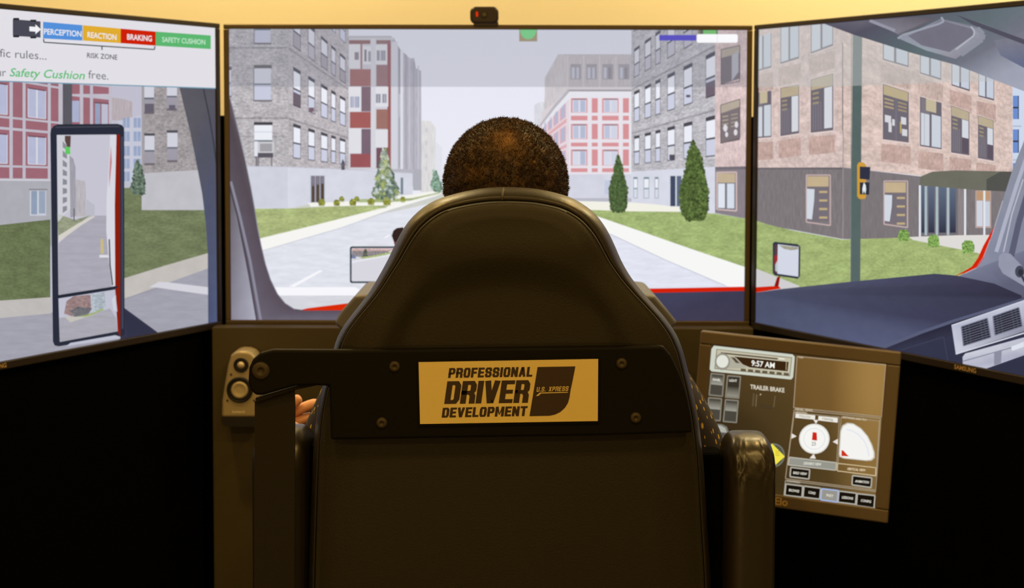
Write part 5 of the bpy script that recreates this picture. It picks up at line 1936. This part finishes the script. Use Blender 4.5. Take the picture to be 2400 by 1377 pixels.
pel = nd((HX, 1.84, .60), .125)
wai = nd((HX, 1.80, .74), .12, pel)
che = nd((HX, 1.79, .92), .135, wai)
sho = nd((HX, 1.78, 1.03), .095, che)
nek = nd((HX, 1.765, 1.10), .058, sho)
nk2 = nd((HX, 1.765, 1.15), .058, nek)
hlo = nd((HX, 1.762, 1.20), .066, nk2)
hmd = nd((HX, 1.756, HC.z), .072, hlo)
htp = nd((HX, 1.752, HC.z + .035), .054, hmd)
chn = nd((HX, 1.805, 1.165), .034, hlo)
nos = nd((HX, 1.835, 1.225), .012, hmd)
hands = []
for s_ in (-1, 1):
    a = nd((HX + s_ * .165, 1.785, 1.025), .062, sho)
    b = nd((HX + s_ * .215, 1.79, .93), .050, a)
    el = nd((HX + s_ * .252, 1.80, .83), .042, b)
    f1 = nd((HX + s_ * .275, 1.90, .835), .038, el)
    if s_ < 0:
        wr_ = nd(atY(628, 992, 2.02), .026, f1)
        pm = nd(atY(652, 978, 2.07), (.024, .030), wr_)
        k0 = nd(atY(664, 968, 2.09), (.022, .030), pm)
        fing = [[(650, 968, 2.05), (676, 953, 2.045), (694, 938, 2.045), (706, 929, 2.045)],
                [(662, 975, 2.08), (690, 968, 2.06), (704, 957, 2.055), (738, 944, 2.07), (752, 947, 2.08)],
                [(664, 990, 2.075), (692, 992, 2.055), (712, 980, 2.06), (738, 974, 2.075)],
                [(662, 1004, 2.07), (690, 1010, 2.055), (712, 1000, 2.065), (728, 997, 2.08)],
                [(658, 1016, 2.065), (682, 1022, 2.055), (704, 1016, 2.065)]]
    else:
        wr_ = nd(atY(1585, 1005, 2.02), .026, f1)
        pm = nd(atY(1592, 985, 2.07), (.024, .030), wr_)
        k0 = nd(atY(1596, 972, 2.09), (.022, .030), pm)
        fing = [[(1604, 992, 2.06), (1624, 975, 2.05), (1638, 948, 2.05), (1641, 924, 2.055)],
                [(1600, 968, 2.09), (1590, 950, 2.10), (1566, 944, 2.09), (1556, 956, 2.07)],
                [(1596, 978, 2.10), (1580, 962, 2.11), (1558, 958, 2.095), (1550, 970, 2.075)],
                [(1592, 988, 2.10), (1574, 976, 2.11), (1556, 974, 2.095), (1550, 984, 2.08)],
                [(1588, 998, 2.09), (1572, 990, 2.10), (1558, 990, 2.09)]]
    for fi, ch in enumerate(fing):
        prev = k0
        for q_i, q in enumerate(ch):
            prev = nd(atY(*q), (.0098 if fi == 0 else .0092 if fi < 4 else .0078) * (1.0 if q_i < len(ch) - 1 else .82), pm if (q_i == 0) else prev)
    hands.append(pm)
for s_ in (-1, 1):
    hp_ = nd((HX + s_ * .095, 1.88, .58), .085, pel)
    kn = nd((HX + s_ * .15, 2.24, .60), .058, hp_)
    an = nd((HX + s_ * .14, 2.30, .14), .036, kn)
    ft = nd((HX + s_ * .14, 2.38, .06), .03, an)
body = skin_obj('body', N, Ed, M['skin'], 0, 2)
adopt(body, person)

# shirt: torso and sleeves
ms = bpy.data.materials.new('patterned_shirt')
ms.use_nodes = True
nt = ms.node_tree
bs_ = nt.nodes['Principled BSDF']
bs_.inputs['Roughness'].default_value = .85
tc = nt.nodes.new('ShaderNodeTexCoord')
mp = nt.nodes.new('ShaderNodeMapping')
mp.inputs['Scale'].default_value = (120, 120, 62)
mp.inputs['Rotation'].default_value = (0, .35, 0)
vo = nt.nodes.new('ShaderNodeTexVoronoi')
vo.inputs['Scale'].default_value = 1.0
vo.inputs['Randomness'].default_value = .65
cr = nt.nodes.new('ShaderNodeValToRGB')
cr.color_ramp.elements[0].position = .0
cr.color_ramp.elements[0].color = (.62, .42, .05, 1)
cr.color_ramp.elements[1].position = .29
cr.color_ramp.elements[1].color = (.022, .017, .022, 1)
e2 = cr.color_ramp.elements.new(.24)
e2.color = (.50, .34, .05, 1)
nt.links.new(tc.outputs['Object'], mp.inputs[0])
nt.links.new(mp.outputs[0], vo.inputs['Vector'])
nt.links.new(vo.outputs['Distance'], cr.inputs[0])
nt.links.new(cr.outputs[0], bs_.inputs['Base Color'])
S, SE = [], []


def sd(p_, r_, par=None):
    S.append((V(p_), r_))
    if par is not None:
        SE.append((par, len(S) - 1))
    return len(S) - 1


a0 = sd((HX, 1.84, .60), .145)
a1 = sd((HX, 1.80, .74), .138, a0)
a2 = sd((HX, 1.79, .92), .150, a1)
a3 = sd((HX, 1.78, 1.03), .106, a2)
a4 = sd((HX, 1.767, 1.085), .070, a3)
for s_ in (-1, 1):
    b0 = sd((HX + s_ * .165, 1.785, 1.022), .074, a3)
    b1 = sd((HX + s_ * (.228 if s_ > 0 else .216), 1.79, .93), .073 if s_ > 0 else .067, b0)
    b2 = sd((HX + s_ * (.268 if s_ > 0 else .254), 1.80, .835), .070 if s_ > 0 else .064, b1)
    b3 = sd((HX + s_ * .270, 1.875, .825), .052, b2)
shirt = skin_obj('shirt', S, SE, ms, 0, 2)
adopt(tag(shirt, 'dark patterned shirt with small yellow dashes'), person)
T, TE = [], []


def td(p_, r_, par=None):
    T.append((V(p_), r_))
    if par is not None:
        TE.append((par, len(T) - 1))
    return len(T) - 1


t0_ = td((HX, 1.84, .60), .135)
for s_ in (-1, 1):
    h1 = td((HX + s_ * .095, 1.88, .58), .095, t0_)
    h2 = td((HX + s_ * .15, 2.24, .60), .070, h1)
    h3 = td((HX + s_ * .14, 2.30, .15), .052, h2)
adopt(skin_obj('trousers', T, TE, M['trouser'], 0, 2), person)
for s_ in (-1, 1):
    adopt(skin_obj('shoe', [((HX + s_ * .14, 2.27, .055), .048), ((HX + s_ * .14, 2.36, .045), .045), ((HX + s_ * .14, 2.44, .036), .034)], [(0, 1), (1, 2)], M['shoe'], 0, 2), person)
    bm = bmesh.new()
    bmesh.ops.create_uvsphere(bm, u_segments=16, v_segments=10, radius=.011, matrix=Matrix.Translation((HX + s_ * .030, 1.822, 1.245)))
    adopt(bmobj('eye', bm, M['eye'], smooth=True), person)
    bm = bmesh.new()
    tube(bm, [(HX + s_ * .070, 1.765, 1.165), (HX + s_ * .079, 1.755, 1.18), (HX + s_ * .082, 1.750, 1.20), (HX + s_ * .078, 1.757, 1.217), (HX + s_ * .071, 1.768, 1.212)], [.006, .007, .007, .007, .005], 8)
    adopt(bmobj('ear', bm, M['skin'], smooth=True), person)
bm = bmesh.new()
tube(bm, [(HX - .022, 1.822, 1.188), (HX, 1.832, 1.186), (HX + .022, 1.822, 1.188)], [.003, .006, .003], 8)
adopt(bmobj('mouth', bm, M['iris'], smooth=True), person)

# hair: cap plus short curled strands
mh = bpy.data.materials.new('curly_hair')
mh.use_nodes = True
nt = mh.node_tree
b_ = nt.nodes['Principled BSDF']
b_.inputs['Roughness'].default_value = .6
b_.inputs['Specular IOR Level'].default_value = .35
at_ = nt.nodes.new('ShaderNodeAttribute')
at_.attribute_name = 'Col'
nt.links.new(at_.outputs['Color'], b_.inputs['Base Color'])
RX, RY, RZ = .0835, .098, .0885
HY = HC + V((0, .055, 0))      # middle of the skull


def crown(d):       # thin patch of hair on the crown, with the lamp highlight painted in
    q = V((d.x, (d.y + .62) * .8, d.z - .62))
    return math.exp(-(q.length / .20) ** 2)


def keep(d):
    return not (d.y > .35 and d.z < .30) and d.z > -.95


bm = bmesh.new()
bmesh.ops.create_icosphere(bm, subdivisions=6, radius=1)
lay = bm.loops.layers.float_color.new('Col')
dead = [v for v in bm.verts if not keep(v.co.normalized())]
bmesh.ops.delete(bm, geom=dead, context='VERTS')
colv = {}
for v in bm.verts:
    d = v.co.normalized()
    n1 = mnoise.noise(d * 9) + .6 * mnoise.noise(d * 22)
    n2 = mnoise.noise(d * 60)
    rr = 1 + .016 * n1 + .016 * n2 + .012 * mnoise.noise(d * 34)
    cwn = crown(d)
    v.co = HY + V((d.x * RX, d.y * RY, d.z * RZ * (1.0 if d.z > 0 else 1.12))) * (rr - .012 * cwn)
    k = max(0., min(1., .15 + .9 * mnoise.noise(d * 7 + V((3, 1, 2))))) * .40 + cwn * .7
    k = min(1, k)
    colv[v] = (.040 + .27 * k, .021 + .135 * k, .008 + .042 * k, 1)
for f_ in bm.faces:
    for l_ in f_.loops:
        l_[lay] = colv[l_.vert]
hair = bmobj('hair', bm, mh, smooth=True)
adopt(tag(hair, 'short dark curly hair thinning at the crown, highlight painted into its colour'), person)
vv, ff, cc = [], [], []
cnt = 0
while cnt < 34000:
    d = V((rnd.gauss(0, 1), rnd.gauss(0, 1), rnd.gauss(0, 1))).normalized()
    if not keep(d) or (d.y > .5):
        continue
    cwn = crown(d)
    if rnd.random() < cwn * .72:
        continue
    n1 = mnoise.noise(d * 9) + .6 * mnoise.noise(d * 22)
    base = HY + V((d.x * RX, d.y * RY, d.z * RZ * (1.0 if d.z > 0 else 1.12))) * (1 + .016 * n1 + .012 * mnoise.noise(d * 34))
    nrm = V((d.x / RX, d.y / RY, d.z / RZ)).normalized()
    sw = mnoise.noise_vector(d * 14)          # tufts lean together
    t1 = (nrm * .6 + sw * .9 + V((rnd.uniform(-1, 1), rnd.uniform(-1, 1), rnd.uniform(-1, 1))) * .55).normalized()
    t2 = (nrm * .3 + sw * .6 + V((rnd.uniform(-1, 1), rnd.uniform(-1, 1), rnd.uniform(-1, 1))) * .9).normalized()
    ln = rnd.uniform(.0018, .0036) * (1 - .35 * cwn)
    side = t1.cross(V((rnd.uniform(-1, 1), rnd.uniform(-1, 1), rnd.uniform(-1, 1)))).normalized() * .00035
    i0 = len(vv)
    m1 = base + t1 * ln
    m2 = m1 + t2 * ln * .9
    vv += [tuple(base - side), tuple(base + side), tuple(m1 + side * .8), tuple(m1 - side * .8), tuple(m2)]
    ff += [(i0, i0 + 1, i0 + 2, i0 + 3), (i0 + 3, i0 + 2, i0 + 4)]
    sh = rnd.uniform(.6, 1.5)
    kk_ = max(0, mnoise.noise(d * 7 + V((3, 1, 2)))) + .6 * max(0, mnoise.noise(d * 26))
    c_ = ((.034 + .14 * cwn + .075 * kk_) * sh, (.018 + .070 * cwn + .038 * kk_) * sh, (.007 + .011 * cwn + .010 * kk_) * sh, 1)
    cc += [c_] * 7
    cnt += 1
me = bpy.data.meshes.new('hair_strands')
me.from_pydata(vv, [], ff)
ca = me.color_attributes.new('Col', 'FLOAT_COLOR', 'CORNER')
ca.data.foreach_set('color', [x for t in cc for x in t])
o = link('hair_strands', me, mh)
o['kind'] = 'stuff'
o.parent = hair
o.matrix_parent_inverse = hair.matrix_parent_inverse @ Matrix.Identity(4)
hair_loc = V(person.location)
o.matrix_parent_inverse = Matrix.Identity(4)
